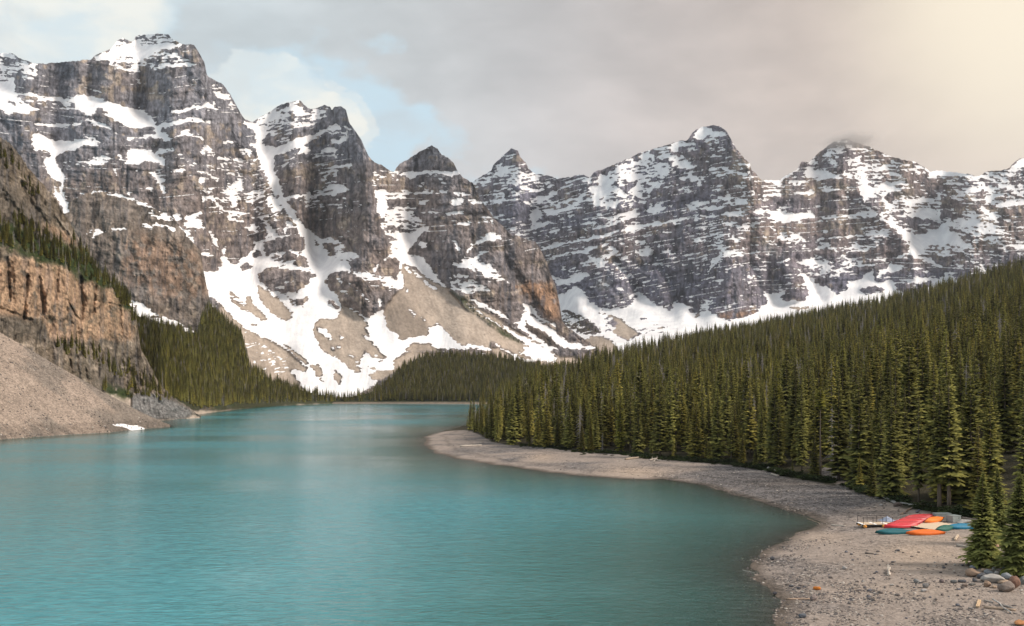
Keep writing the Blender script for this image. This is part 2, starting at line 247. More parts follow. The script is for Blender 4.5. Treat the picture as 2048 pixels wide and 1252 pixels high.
SNOW_A = '''
@0 50 5.12
N.65 0,290,60,285,140,300,180,340,300,380,380,400,360,560,240,560,230,440,180,490,150,560,0,590
P -400,300,0,585,80,570,150,530,160,600,150,690,0,700,-400,700
P -300,690,0,690,150,690,330,705,420,730,560,745,640,745,750,740,850,725,1000,740,1060,770,1160,785,1270,840,1400,860,1500,890,1560,960,1620,1040,1600,1060,1520,1035,1450,1050,1350,1045,1260,1010,1160,950,1090,890,1040,850,980,880,930,930,880,930,850,880,760,870,600,880,440,860,330,890,270,910,130,890,100,910,0,860,-300,860
N.25 170,720,370,740,380,800,270,800,150,760
R 80,770,130,770,170,830,70,800
R 180,800,260,810,240,830,190,820
R 290,815,420,820,550,860,520,865,380,850
N.6 380,780,520,760,760,790,760,850,600,870,440,820
P 920,350,1100,270,1150,240,1300,200,1400,220,1600,190,1800,190,1870,220,1750,250,1650,265,1560,310,1500,350,1430,355,1350,325,1230,330,1150,380,1050,350,980,365
N.55 1150,160,1250,110,1370,150,1380,110,1500,80,1650,70,1750,120,1870,190,1800,190,1600,200,1400,220,1300,205,1190,220
N.45 1100,400,1250,335,1400,350,1500,380,1480,450,1420,540,1270,480,1130,430
N.5 1560,440,1500,350,1650,265,1820,270,1900,350,1990,400,1800,410,1560,450
L2.46 1530,450,1640,425,1800,410,2000,400
N.5 230,430,370,420,360,560,230,560
L3.28 340,1000,440,1020,590,1035,700,1035
L4.1 760,1025,830,1010
P 870,960,960,985,1080,1030,1180,1090,1280,1190,1300,1229,1240,1150,1100,1070,950,1010,880,985
L4.1 1210,960,1310,975
L3.28 1060,900,1180,970,1260,1010
P 1280,1160,1340,1145,1500,1130,1600,1125,1590,1040,1640,1060,1640,1100,1700,1110,1730,1160,1700,1175,1620,1150,1500,1165,1330,1180
L4.92 1620,1045,1800,1000,1970,960,2048,975
L4.1 1740,1160,1850,1120,1930,1070
L3.28 1920,1110,2048,1150
L4.92 1780,895,1860,890,2048,840
P 330,1229,330,1120,400,1100,350,1040,440,1110,500,1180,560,1190,700,1190,830,1170,800,1229
N.5 820,1170,860,1130,950,1130,1000,1200,1140,1210,1140,1229,800,1229
L2.46 770,720,880,720
L2.05 920,650,990,680,1080,730
N.4 1350,800,1420,790,1470,870,1380,860
L3.28 1410,520,1430,590
@0 250 5.12
P 330,110,400,100,430,110,500,170,560,180,700,175,800,165,820,230,720,260,620,285,560,350,600,420,650,500,680,550,640,600,560,550,520,520,480,440,440,380,470,350,530,350,520,300,470,270,360,255,345,200
P 560,610,600,690,640,720,690,800,690,930,650,880,600,800,570,740
L3.28 650,570,635,650,650,750,680,840
N.5 600,410,660,350,740,370,780,440,700,430
N.6 780,400,800,370,960,340,1090,290,1130,350,1060,395,860,430
N.65 800,160,960,120,1010,180,1110,190,1090,210,930,200,830,215
P 1150,235,1250,330,1270,370,1200,320
P 1300,270,1340,245,1480,245,1600,290,1700,340,1700,400,1620,400,1500,370,1420,400,1260,400,1300,330
P 1560,280,1650,240,1770,235,1800,270,1700,265,1620,290
N.6 1790,330,1850,290,1920,340,1850,350
P 1530,480,1570,480,1640,540,1690,590,1650,600,1690,690,1670,700,1640,620,1580,560
N.3 1600,470,1750,430,1900,420,1950,460,1850,490,1650,550
P 790,660,870,695,830,715
L2.87 940,680,1070,680,1150,710,1300,760,1420,790,1520,830,1620,890,1750,950
N.6 1520,840,1620,890,1760,970,1720,1000,1540,930
P 1760,920,1820,900,1870,960,1810,990
N.6 1900,940,2048,880,2048,1060,1960,1080,1900,1000
P 860,1145,900,1100,950,1090,940,1110
P 945,1150,1000,1060,1060,1095,960,1160
P 1220,1060,1320,1030,1300,1060,1230,1080
L2.46 1080,1085,1220,1065
P 1460,1020,1500,1000,1580,1050,1540,1065
L2.46 1550,1020,1700,1030,1780,1075
L2.46 1360,430,1410,470
L2.05 1160,440,1210,510
L1.64 1300,690,1360,750
L3.28 1490,655,1580,660
N.5 1850,1050,1930,1090,1980,1190,1940,1180
@300 150 5.12
L6.56 230,385,330,380,420,340,520,320,620,330,700,355
L4.92 80,540,200,510,330,480,450,450,560,490,600,485
L3.28 380,605,480,630,600,660
N.5 1080,460,1300,330,1520,260,1640,340,1850,340,1830,400,1600,600,1450,580,1450,680,1330,730,1200,700,1200,600,1170,520
R 1170,640,1220,590,1290,650,1280,700,1190,700
R 1480,540,1600,520,1660,560,1620,620,1420,670
R 1380,420,1500,380,1500,500,1430,480
L4.1 1100,480,1300,440,1500,380,1560,370
R 1880,330,1960,310,2010,360,2040,520,1960,570,1850,490,1820,480
P 960,460,1060,480,1180,540,1190,600,1160,710,1300,735,1250,800,1280,900,1270,1000,1320,1090,1370,1229,1260,1229,1200,1080,1150,950,1100,820,1070,730,1000,700,1090,690,1080,620,1040,560,980,520
P 1160,710,1330,730,1450,680,1600,630,1720,590,1780,610,1640,660,1560,740,1440,770,1350,800,1260,830,1220,800
P 1290,880,1400,890,1500,830,1640,790,1650,740,1560,740,1500,810,1420,870
P 1270,1000,1400,890,1440,880,1330,980
L5.74 1740,600,1900,530,2048,560
N.6 1760,560,1880,500,2048,560,2000,600,1800,600
L4.92 1860,680,1930,690,2010,640
P 1740,760,1800,740,1960,750,1900,800,1760,790
L4.1 1700,830,1900,820,1980,790
P 1640,790,1700,880,1760,960,1860,1000,1930,1050,1900,1130,1820,1050,1740,970,1690,900
N.6 1700,900,1900,920,1940,1050,1900,1160,1760,1080
L4.1 1880,940,2048,935
N.7 1600,1180,1850,1150,1960,1100,2040,1170,1900,1229,1620,1229
L3.28 745,680,820,690,900,720
N.6 910,730,1050,770,1000,830,940,800
N.6 500,780,560,770,680,830,640,840,560,830
L4.1 690,855,860,860,1000,890,1080,880
N.5 550,720,660,740,620,790,560,770
N.17 380,890,1130,890,1230,1229,480,1229,500,1000
P 470,1080,570,1060,520,1130,490,1120
N.6 740,1150,860,1100,900,1010,960,1000,940,1140,880,1229,740,1229
N.6 1010,1160,1060,1120,1180,1180,1260,1229,1030,1229
N.3 620,50,760,120,830,270,930,400,760,330,700,270,640,150
L2.46 640,120,780,140
L2.46 650,150,700,175
L3.28 720,220,820,270
P 640,230,680,290,650,295
@300 350 5.12
N.15 450,50,1150,0,1400,400,1500,600,1000,560,950,700,850,500,600,300
P 1170,0,1290,0,1330,80,1370,200,1400,280,1460,370,1560,500,1640,560,1760,650,1940,665,1900,710,1780,705,1760,730,1810,780,1850,830,1940,820,1900,880,2048,880,2048,990,1960,980,1900,990,1830,1030,1800,1080,1810,1150,1850,1229,1640,1229,1700,1150,1720,1070,1660,1000,1610,880,1550,810,1590,730,1580,640,1530,600,1480,480,1400,400,1360,300,1300,200,1230,120
N.8 1200,180,1260,170,1340,290,1380,350,1260,380,1180,300
P 1390,460,1450,500,1520,570,1540,620,1380,620,1380,560
R 1430,450,1470,480,1460,500,1430,490
R 1390,540,1500,550,1520,600,1400,610
N.8 1250,930,1350,860,1500,880,1560,940,1630,940,1620,980,1470,970,1300,940
N.7 1440,760,1520,790,1500,870,1350,860,1400,800
N.6 1200,880,1230,800,1400,780,1350,850,1230,920
P 1150,660,1300,640,1200,700,1150,720,1180,780,1200,830,1290,900,1200,960,1120,1010,1110,1070,1090,1100,1110,1229,600,1229,570,1060,540,970,600,980,700,980,740,890,720,860,740,810,790,880,860,930,900,900,930,840,1000,820,1060,760,1080,690
R 930,930,1000,900,1060,960,1000,980,950,960
R 1040,820,1110,760,1160,800,1140,840,1060,850
R 850,860,900,870,900,910,850,915
Q 760,1060,790,1060,830,1140,800,1160,760,1140
Q 970,1080,1040,1080,1050,1010,1070,1080,1090,1170,1070,1200,1020,1130
N.8 980,530,1090,560,1130,620,1160,660,1200,600,1180,490,1120,440,1160,440,1250,540,1330,620,1380,620,1300,660,1150,690,1100,600,1000,560
N.65 740,130,830,110,900,60,940,0,960,0,930,200,890,320,860,330,800,230
N.65 1010,130,1060,90,1150,140,1170,240,1100,320,990,300,1000,230
P 480,60,570,40,510,110
L4.1 540,230,620,230,740,340
L2.46 510,170,550,260
N.55 800,430,850,400,850,460,800,470
N.4 730,530,790,520,780,600
N.35 840,330,980,380,960,500,820,500
P 620,550,660,610,710,740,680,740,640,640
P 730,760,790,720,760,790
L3.28 740,790,790,880
P 360,430,480,380,520,400,400,450
N.8 500,450,560,520,590,540,430,580,470,500
P 230,400,260,400,330,450,280,470
L3.28 310,540,380,590,440,680
N.6 330,480,420,520,420,550,360,520
N.6 520,790,600,800,660,840,640,860,540,820
P 60,0,100,100,150,190,160,170,130,80,150,50,80,10
N.85 1380,210,1500,200,1600,180,1700,150,1850,130,2000,110,1900,210,1740,220,1560,230,1400,250
N.5 1880,420,1940,370,2048,360,2048,420,1900,430
N.15 1580,230,2048,230,2048,370,1600,380
R 1110,1020,1200,950,1350,960,1500,980,1630,990,1630,1120,1480,1200,1400,1200,1240,1140,1130,1080
R 1180,690,1300,640,1560,630,1590,720,1560,790,1440,750,1300,800,1230,800
R 1440,900,1540,830,1600,870,1620,940,1500,940
R 1350,840,1420,800,1510,810,1500,860,1380,870
R 1650,1000,1700,1010,1720,1080,1670,1150,1640,1120
R 1680,650,1740,690,1730,730,1690,710
R 1770,710,1850,700,1940,760,1930,800,1860,820,1800,780,1840,750
R 1940,830,2000,790,2048,830,2048,870,1990,880
R 1900,850,1930,860,1920,880
@400 550 5.12
P 40,40,100,30,300,0,560,0,600,60,700,140,850,190,930,180,1000,170,1100,100,1120,30,1210,0,1290,0,1290,90,1380,190,1430,280,1600,370,1720,440,1880,340,1900,450,1900,550,2048,640,2048,820,1980,890,2010,940,1960,1000,1860,1050,1750,1150,1600,1229,1370,1260,1210,1220,1100,1200,980,1060,930,970,1080,980,1110,960,900,780,760,680,640,640,560,620,430,520,300,400,180,260,100,190
Q 200,300,430,520,560,600,640,640,700,720,650,650,760,690,900,790,1000,880,1110,960,1080,990,930,970,980,1060,1100,1200,860,1260,700,1100,500,1000,300,800,200,600
N.1 430,540,700,740,1000,900,1080,990,930,970,980,1060,700,1000,500,900
Q 280,170,330,180,400,240,470,310,490,200,520,220,570,320,650,400,700,460,640,460,480,370,350,290
P 300,200,380,240,470,310,440,310,340,250
Q 590,90,640,120,740,210,800,230,890,310,950,380,930,450,880,470,720,390,640,290,600,200
Q 900,230,930,240,990,320,930,310
R 930,240,1050,230,1110,210,1100,260,1060,320,1000,310
Q 500,490,580,510,590,530,520,510
Q 1200,480,1250,440,1400,450,1420,370,1450,330,1430,280,1600,380,1700,470,1800,590,1850,680,1660,600,1780,720,1930,850,1820,860,1680,780,1640,900,1600,930,1670,990,1600,1000,1520,950,1400,850,1260,770,1230,710,1160,570
P 1200,520,1280,560,1350,640,1330,660,1230,590
P 1330,735,1390,735,1390,765,1340,760
P 1400,725,1450,725,1440,750,1400,745
P 1430,625,1480,640,1450,665
P 1530,815,1600,830,1570,850
P 1590,880,1640,890,1600,900
Q 1380,980,1440,1010,1460,1060,1430,1120,1370,1070
Q 1120,910,1210,920,1270,990,1240,1080,1300,1100,1230,1090,1190,1000
Q 840,700,920,740,1040,820,1110,900,1080,905,960,815
Q 1730,1020,1850,970,2048,850,2048,980,1850,1080,1760,1070
Q 1700,940,1880,940,1960,970,1800,980
R 1280,240,1330,250,1430,330,1400,345,1300,280
R 1290,50,1330,0,1460,0,1600,20,1750,60,1900,110,2048,100,1990,240,1940,300,1870,350,1720,440,1620,370,1500,300,1420,230,1380,190,1310,130
L2.46 1420,40,1460,85,1540,95
N.5 1600,0,1780,60,1850,130,1700,80
N.4 1400,130,1500,160,1540,210,1440,180
L2.46 1620,160,1720,260
P 1820,220,1860,280,1850,350,1820,290
N.6 1880,90,1960,110,1950,150,1900,140
R 600,0,1120,0,1110,90,960,170,850,160,700,100
L2.46 870,70,940,70
L2.05 720,120,850,130
@600 340 5.12
L6.56 980,40,1100,50,1300,20,1500,35,1620,40
N.3 760,0,980,0,1000,100,800,90
N.7 760,210,900,200,930,240,1080,220,1400,205,1560,230,1540,240,1200,250,1100,290,950,310,870,300
N.5 1160,160,1290,130,1290,200,1160,180
P 1210,340,1230,315,1330,310,1320,340,1250,345
L2.05 1430,292,1500,292
N.75 1560,290,1690,280,1680,350,1560,350
P 1730,310,1860,310,1870,350,1760,350
L4.1 1570,230,1740,250
L2.46 1430,100,1540,210
N.55 880,420,1000,370,1130,340,1140,420,1250,480,1240,560,1330,590,1250,620,1000,640,900,630,850,520
N.35 1140,380,1330,380,1450,400,1400,460,1250,460
L4.1 1500,450,1580,430,1660,430
P 1545,580,1600,540,1700,520,1750,550,1700,560,1620,555
N.4 1800,530,1850,540,1840,590
N.5 1880,470,2000,500,1980,560,1880,530
P 740,90,770,130,770,200,830,230,880,210,870,260,890,340,880,420,840,520,870,600,910,640,1000,640,1130,640,1250,600,1330,590,1230,680,1160,770,1090,840,1100,870,1230,900,1270,880,1290,960,1360,1010,1330,1060,1450,1140,1500,1200,1400,1150,1290,1060,1160,1000,1060,960,1000,900,950,840,920,740,900,660,850,600,830,500,800,460,790,340,760,230
R 920,680,990,710,980,725,930,710
R 950,770,1000,790,1000,820,970,800
P 1210,740,1310,740,1280,800,1220,780
N.5 1300,620,1420,640,1340,640
L2.46 860,910,940,885
L2.46 770,1030,810,950
N.8 350,700,400,720,460,800,520,820,600,880,560,920,360,930
N.85 540,1040,640,1040,720,1060,900,1100,1000,1120,1060,1100,1080,1229,1000,1229,900,1150,740,1130,700,1160,600,1100
P 1020,900,1060,960,1040,1000,1060,1100,1080,1150,1070,1229,1000,1229,1030,1100,1020,1000
L5.74 1720,830,1770,770,1850,730,1950,710,2048,690
L3.28 1810,890,1880,840,1940,830
L3.28 1910,680,2000,650
P 1540,940,1640,970,1680,950,1660,900,1700,950,1780,990,1800,1060,1700,990,1600,990
N.5 1670,890,1850,920,2048,1060,2048,1160,1950,1160,1850,1060,1750,980
N.6 1520,1100,1680,1060,1850,1160,1900,1229,1560,1229
N.4 340,470,420,400,580,430,560,450,350,480
L2.46 470,640,580,580
N.4 570,370,640,350,640,380
Q 1030,960,1100,980,1250,1070,1400,1160,1560,1229,1080,1229,1060,1080
L2.46 1100,990,1200,1060,1400,1215
L2.46 1580,740,1640,820
@750 500 5.12
R 1050,60,1320,0,1720,0,1800,200,1850,400,1900,600,1900,780,1700,690,1500,520,1530,610,1440,720,1300,640,1100,540,1000,470,1180,420,1400,350,1250,230
Q 250,180,330,190,420,250,600,330,720,400,800,470,920,590,1100,720,1300,850,1450,930,1560,990,1530,1060,1600,1120,1400,1080,1200,930,1180,1000,850,960,760,870,640,750,520,900,300,900,270,930,230,870,110,800,130,620,180,480,250,390,300,380,300,260
D 100,620,130,560,250,400,330,500,450,650,520,720,550,880,460,880,270,930,230,870,110,800
P 60,280,140,270,220,300,240,240,260,200,300,300,300,400,220,400,200,350,90,310
P 330,390,340,450,310,440
P 350,600,420,650,400,690,370,640
P 480,700,520,720,500,730
P -100,800,0,700,60,650,110,800,230,870,270,930,460,880,560,890,560,790,640,750,760,870,850,960,1180,1000,1230,1030,900,1000,640,1010,560,960,380,950,300,1050,200,1130,150,1110,80,1050,0,980
Q 300,1050,380,950,560,960,660,1030,400,1050
P 270,1040,370,1030,370,1055
Q 200,1130,340,1040,420,1050,700,1060,900,1200,700,1300,300,1300,210,1229
N.9 0,1060,100,1130,200,1160,210,1229,0,1229
P 960,50,1060,120,1040,150,980,110
P 770,115,880,140,900,80,990,150,1030,240,960,190,900,180,840,175
N.75 1060,150,1180,140,1250,230,1310,290,1300,320,1170,340,1110,250,1060,170
L2.05 1170,150,1260,230
L1.64 1300,290,1400,350
N.6 750,290,870,270,960,290,1050,330,1130,360,1180,420,1050,420,990,460,900,430,880,370,840,400,770,340
L3.28 1040,70,1100,20,1160,15
P 180,0,330,0,350,50,480,60,520,140,600,230,720,370,640,330,540,290,430,190,300,130,240,80
L2.46 440,270,620,400
L2.05 300,180,370,230
Q 900,480,1000,560,1130,640,1300,740,1500,860,1700,960,1870,1080,1900,1100,2048,1100,2400,1200,2400,1300,1300,1300,1200,1000,1560,990,1300,840,1100,700,920,560
P 920,490,1050,520,1150,570,1280,640,1400,730,1440,760,1280,670,1180,630,1100,580,1130,630,1050,560
P 1430,750,1480,720,1500,660,1530,610,1560,640,1700,740,1850,840,1950,920,2048,960,2300,1000,2048,1020,1900,1000,1790,1030,1690,960,1560,860
P 1500,530,1560,560,1640,580,1660,640,1700,690,1780,730,1850,800,1760,760,1650,690,1560,630
P 1280,730,1450,850,1600,930,1750,1000,1870,1100,1830,1140,1650,1130,1470,1040,1540,1050,1540,1000,1600,1000,1400,890
G 1530,720,1650,800,1780,880,1880,970,1890,1000,1790,980,1660,900,1550,790
P 1200,935,1310,1000,1440,1070,1500,1110,1700,1140,1460,1160,1400,1090,1280,1010
L3.28 1480,1045,1600,1110
M5 780,430,900,520,1000,610,1120,700,1230,780,1330,860,1420,900,1500,940
L2.05 930,540,1050,620,1150,710,1350,830
O 1430,340,1560,350,1560,320,1800,320,1850,380,1880,560,1900,720,1750,700,1600,500,1440,400
'''
SNOW_B = '''
@920 290 5.12
N.5 130,370,350,250,550,50,700,200,850,350,940,480,680,470,560,530,200,500,130,400
R 510,150,640,120,650,200,540,220,450,200
R 150,430,400,400,420,440,200,500
L4.1 390,290,600,230
L2.46 350,240,550,110
L4.1 240,590,350,590,450,570,600,545
L3.28 640,550,700,610
R 300,600,700,620,700,740,400,740
L4.92 290,660,370,740,430,720
P 370,770,450,850,400,850
P 490,880,540,840,600,850,560,880
N.6 460,960,600,900,640,930,500,990
N.7 700,960,740,940,780,980,800,1040,720,1000
L4.1 800,550,880,540,960,490,1070,420,1090,430
N.7 870,330,950,400,960,470,900,490
L3.28 930,600,1000,570
P 720,670,820,670,830,720,800,780,760,830,750,870,720,850
P 740,850,800,800,920,790,930,810,820,850
N.75 860,650,980,640,1000,590,1100,540,1210,540,1240,640,1130,660,980,720,900,730
N.6 1200,450,1350,400,1370,560,1230,590
N.5 1020,380,1340,300,1350,400,1100,420
N.7 1400,370,1600,290,1700,170,1840,90,2048,30,2048,420,1900,480,2000,480,1900,570,1800,600,1560,660,1500,600,1530,460,1500,420
R 1370,290,1600,200,1590,300,1500,380,1400,320
P 1350,400,1500,400,1530,460,1480,530,1440,600,1380,620,1360,520
P 1920,650,2048,620,2048,700,1940,690
P 1670,760,1850,690,1850,720,1690,780
L4.92 1560,810,1650,770
L4.92 1540,750,1800,680
L5.74 850,1060,950,1025,1100,1000,1280,965,1450,935,1600,895,1750,865,1880,840
P 1090,1000,1120,960,1180,1000
P 850,1060,920,1010,1060,1000,1000,1050
L4.1 1910,825,2048,800
L4.1 1150,1110,1280,1080,1380,1050,1500,1020
L3.28 960,1150,1090,1100
L4.1 1260,820,1390,790
L3.28 1380,860,1490,830
L4.1 920,890,1000,880
L4.92 1230,1215,1400,1170,1560,1120,1600,1080,1550,1060
P 1850,1110,1900,1050,1980,1060,1980,1130,1880,1140
L3.28 1740,1110,1850,1090
P 1810,1010,1850,985,1880,1010
@1200 240 5.12
N.7 0,560,60,540,160,480,330,380,480,310,700,250,870,210,960,180,1000,320,900,340,830,430,700,540,640,650,540,700,500,800,300,860,100,920,0,870
P 980,120,1040,60,1130,80,1290,120,1290,160,1200,180,1120,150,1060,200,1000,210,950,180
R 1080,80,1140,40,1290,90,1290,130,1150,100
N.5 1060,200,1200,170,1300,330,1200,390,1040,390
R 340,370,390,340,420,370,370,410
R 490,340,560,310,650,350,580,380
R 800,280,960,260,900,310,820,340
R 240,690,300,640,400,640,260,740
P 790,490,800,450,870,410,960,460,900,500,830,510
L4.1 770,615,900,590,1020,600,1150,575,1320,560,1440,550
N.3 1020,500,1250,430,1400,470,1400,560,1030,570
L2.46 680,680,790,655
P 480,930,560,890,640,890,680,920,540,960
P 230,1030,300,950,380,960,420,980,330,1010,260,1030
N.6 70,1010,280,960,200,1040,130,1070
L4.1 0,1200,150,1165,300,1115,440,1090
L3.28 480,1080,700,1040,900,1010
P 830,1020,880,990,910,1010
L3.28 940,840,1100,835,1200,815,1320,800
P 860,860,1000,900,1200,870,1260,880,1240,905,1080,915,960,930,900,900
P 1330,860,1420,790,1500,800,1520,850,1400,860
L3.28 1240,880,1350,860
P 1010,980,1130,970,1240,980,1300,930,1450,920,1510,955,1300,980,1080,1005
L4.1 1560,950,1660,940
P 1700,1000,1830,950,2048,950,2048,1030,1860,1050,1760,1030
N.5 1100,1090,1350,1070,1340,1110,1080,1110
N.5 590,1160,640,1130,650,1170
N.4 1060,1150,1140,1150,1120,1200
P 1650,590,1840,610,1900,550,2048,480,1940,560,1850,640,1700,650
P 1900,650,1980,620,2048,650,2048,660
P 1990,750,2048,740,2048,780
N.6 1660,750,1720,760,1700,810
P 1750,750,1830,740,1910,800,1840,780
L3.28 1860,910,1990,890
N.3 1640,880,1900,880,1900,960,1700,950
N.3 1120,670,1250,670,1240,720,1130,720
N.3 1360,600,1500,640,1480,720,1380,720
N.7 1830,1160,1900,1150,2048,1180,2048,1229,1850,1229
@1050 440 5.12
P 1070,340,1130,310,1200,320,1240,270,1320,290,1310,360,1200,360,1180,320
L2.46 960,385,1180,340
L4.92 560,450,700,420,800,380,930,340,900,300,860,290
L2.46 590,470,800,430
L2.87 720,545,850,520,960,500,1100,490,1250,465,1390,450
L2.87 880,420,960,500,1020,550,1100,635
P 1070,640,1110,630,1100,650
L1.64 960,600,1060,590
L2.05 1330,380,1400,460,1440,540,1480,630
P 280,570,320,600,420,600,470,570,540,560,660,540,660,570,600,600,500,640,420,650,330,680
P 200,800,340,760,420,740,470,690,550,680,620,780,680,860,790,920,900,910,1050,900,1160,800,1160,760,1220,780,1300,850,1380,900,1500,920,1540,850,1640,870,1690,950,1800,960,1870,925,1960,970,2048,1020,2048,1110,2300,1300,1500,1600,1300,1600,0,1600,0,900
N.88 900,1060,1500,1050,1900,1060,1900,1130,1300,1200,1100,1150
Q 700,940,860,960,970,1000,1060,1080,1180,1160,1060,1229,880,1150,960,1050,880,990
N.5 820,1000,960,1020,900,1120,800,1160
G 370,910,500,930,700,1050,780,1160,600,1170,480,1130,380,1060
N.35 370,910,500,930,700,1050,780,1160,600,1170,480,1130,380,1060
Q 1340,1110,1440,1090,1400,1140
Q 700,1190,830,1200,900,1229,1000,1400,600,1400,600,1229
L4.1 1720,410,1860,395
L3.28 1880,520,1910,450,1980,370,2048,350
N.5 1540,430,1620,430,1580,520
N.4 1340,110,1440,120,1410,160
L3.28 1150,240,1220,230
N.5 1740,220,1820,230,1800,250
N.25 1680,200,2048,200,2048,300,1900,300
W 730,600,880,600,880,660,830,740,720,700
W 450,720,540,720,600,860,500,800
W 900,760,1120,740,1100,800,920,810
N.82 1160,990,1200,930,1340,1010,1180,1030
@1350 430 5.12
P 940,30,1000,20,1100,0,1450,10,1250,35,1080,80,1000,50
L4.1 1520,30,1700,20,1850,10,2048,0
L3.28 1300,265,1520,235,1700,220,1860,205,2048,195
N.85 1080,180,1200,170,1300,200,1320,230,1500,220,1500,240,1260,250,1120,260,1100,220
N.5 1120,260,1500,250,1540,290,1500,300,1160,300
P 1410,350,1470,320,1550,320,1580,340,1500,360
P 1650,350,1720,320,1820,310,1900,340,2048,340,2048,360,1900,370,1760,370
P 1230,470,1440,460,1550,500,1480,530,1360,520,1260,500
N.5 1500,490,1760,460,1830,480,1700,510,1600,530
L3.28 1560,280,1650,370,1800,470
N.55 1420,540,1600,560,1700,600,1650,640,1500,620,1340,600
L3.28 820,540,950,560,1070,545
L2.46 900,520,970,515
P 450,400,580,370,700,390,710,410,560,400,450,420
L2.46 900,400,1000,395
N.3 790,250,880,360,830,430,790,400
L3.28 210,280,340,290,400,340
L3.28 180,460,320,445
P 340,570,400,500,450,410,470,420,410,510,370,570
N.3 200,270,500,260,540,330,330,350
N.25 280,60,900,60,760,230,300,260
P 1220,470,1260,530,1300,600,1400,650,1440,700,1560,730,1640,790,1720,800,1760,760,1780,700,1920,650,1950,600,2048,540,2048,820,1900,1100,1000,1300,860,1300,0,1300,0,900,60,920,160,1000,240,1000,340,980,400,1010,470,1060,560,1075,700,1045,850,990,940,900,940,850,900,760,930,790,980,800,1160,780,1060,850,1130,880,1230,870,1320,890,1370,840,1350,740,1300,640
R 1070,850,1180,790,1290,760,1370,840,1320,890,1160,870
R 1560,730,1700,740,1780,760,1700,800,1620,790
Q 1180,940,1380,930,1380,970,1220,970
R 1880,770,2048,730,2048,800,1950,820
R 430,1010,560,1000,850,970,820,1020,700,1050,560,1080,470,1060
O 430,1010,560,1000,850,970,820,1020,700,1050,560,1080,470,1060
W 500,900,620,850,700,780,710,900,640,980,500,1000
W 980,720,1060,700,1160,720,1140,750,990,740
W 900,260,1000,340,1100,450,1050,450,900,330
Q 190,1050,240,1000,260,1010,210,1060
@1500 260 5.12
N.42 520,350,700,220,850,150,1150,160,1400,250,1600,310,1760,330,1800,470,1600,490,1300,500,1150,480,1000,500,800,400,600,400
P 540,440,600,380,720,420,860,450,980,490,900,510,730,510,600,480
L4.1 380,540,460,535,600,535
P 450,660,560,640,620,600,680,650,640,670,500,675
N.6 700,600,820,570,930,630,860,620,740,620
P 120,640,160,660,150,700
P 220,650,300,650,370,690,300,670
L3.28 330,800,460,795
P 220,930,290,850,400,880,470,850,620,830,700,905,560,905,400,940,300,940
L4.1 770,900,950,885,1120,860,1250,840,1290,850
L3.28 780,1110,1000,1090,1200,1065,1440,1035
P 1310,590,1340,560,1460,530,1590,530,1560,560,1480,570,1440,620,1370,640
N.7 1060,490,1200,500,1200,600,1310,620,1330,650,1200,720,1150,680
L3.28 960,420,1100,560,1200,690
N.5 1320,660,1500,560,1560,660,1800,680,1960,650,1940,950,1800,900,1500,900,1400,800
R 1340,680,1480,620,1530,680,1440,760
N.7 1580,700,1790,720,1740,760,1600,750
P 1580,880,1700,840,1850,780,1900,830,1920,880,1780,910,1640,890
N.8 1350,820,1440,830,1600,1050,1620,1180,1560,1100,1480,1000,1330,910,1330,860
P 1560,1020,1620,1060,1700,1120,1840,1060,1960,960,2048,900,2048,1229,1650,1229,1620,1120
N.6 340,1060,480,1050,540,1080,740,1110,700,1130,400,1140,320,1100
N.6 740,1180,1300,1180,1300,1220,740,1220
P 1800,390,1880,410,2048,420,2048,470,1900,480,1820,490
@1700 300 5.885
N.45 1100,330,2300,150,2300,560,1700,640,1500,620,1100,560
P 960,230,1200,240,1350,270,1430,300,1600,290,1640,330,1430,330,1240,300,1200,300,1000,320
P 1890,205,1990,110,2300,0,2300,180,1900,215
L2.46 1130,465,1500,440,1640,450,1900,420
L2.46 1440,480,1900,430
P 1690,660,1850,600,2300,600,2300,640,1850,660,1700,680
N.7 1320,740,1600,740,1900,1000,2048,1100,1900,1160,1700,1160,1400,960,1100,900,1260,800
P 1500,620,1640,720,1760,860,1700,840,1560,700
P 690,980,780,1040,930,960,1060,930,1230,960,1330,1050,1380,1150,1230,1229,700,1229,700,1100
R 1140,980,1210,990,1200,1020,1150,1010
P 1870,1120,2300,1080,2300,1140,1920,1160
L3.28 1050,540,1040,720,1060,860
L4.1 1180,820,1100,900,960,960
N.3 1400,1080,1870,1120,1900,1229,1400,1229
@1650 420 5.146
P 850,230,940,260,1080,220,1250,200,1350,230,1430,330,1380,390,1230,420,1050,400,1000,440,900,430,870,330
P 900,470,1000,480,1100,500,1200,580,1230,600,1130,570,1060,530,930,500
P 930,570,990,600,1070,615,1060,630,940,610
N.5 1000,380,1300,360,1450,400,1540,450,1450,520,1380,540,1330,470,1200,490,1050,440
P 740,740,780,715,900,720,950,680,1050,690,1200,690,1250,660,1220,630,1330,710,1380,760,1380,1050,600,1150,0,1180,0,790,60,840,150,860,220,820,240,760,330,770,420,740,430,640,460,680,560,740,690,720,740,830,800,850,890,830,910,750
R 360,820,470,790,600,790,640,830,520,840,430,870
R 740,760,900,750,900,850,800,850,740,820
R 930,760,1090,730,1080,800,950,840
P 560,600,650,590,680,530,730,570,800,570,760,630,640,640,590,670,560,720
P 450,530,540,490,640,500,630,525,520,530
N.6 120,390,280,370,400,370,580,390,560,410,200,430
N.4 0,500,360,500,380,640,160,640,0,620
P 1890,360,2300,330,2300,370,1940,400
N.25 1400,400,1900,400,1700,640,1400,660
N.5 700,500,860,460,880,490,720,520
R 660,380,860,380,860,440,700,500,650,520
'''
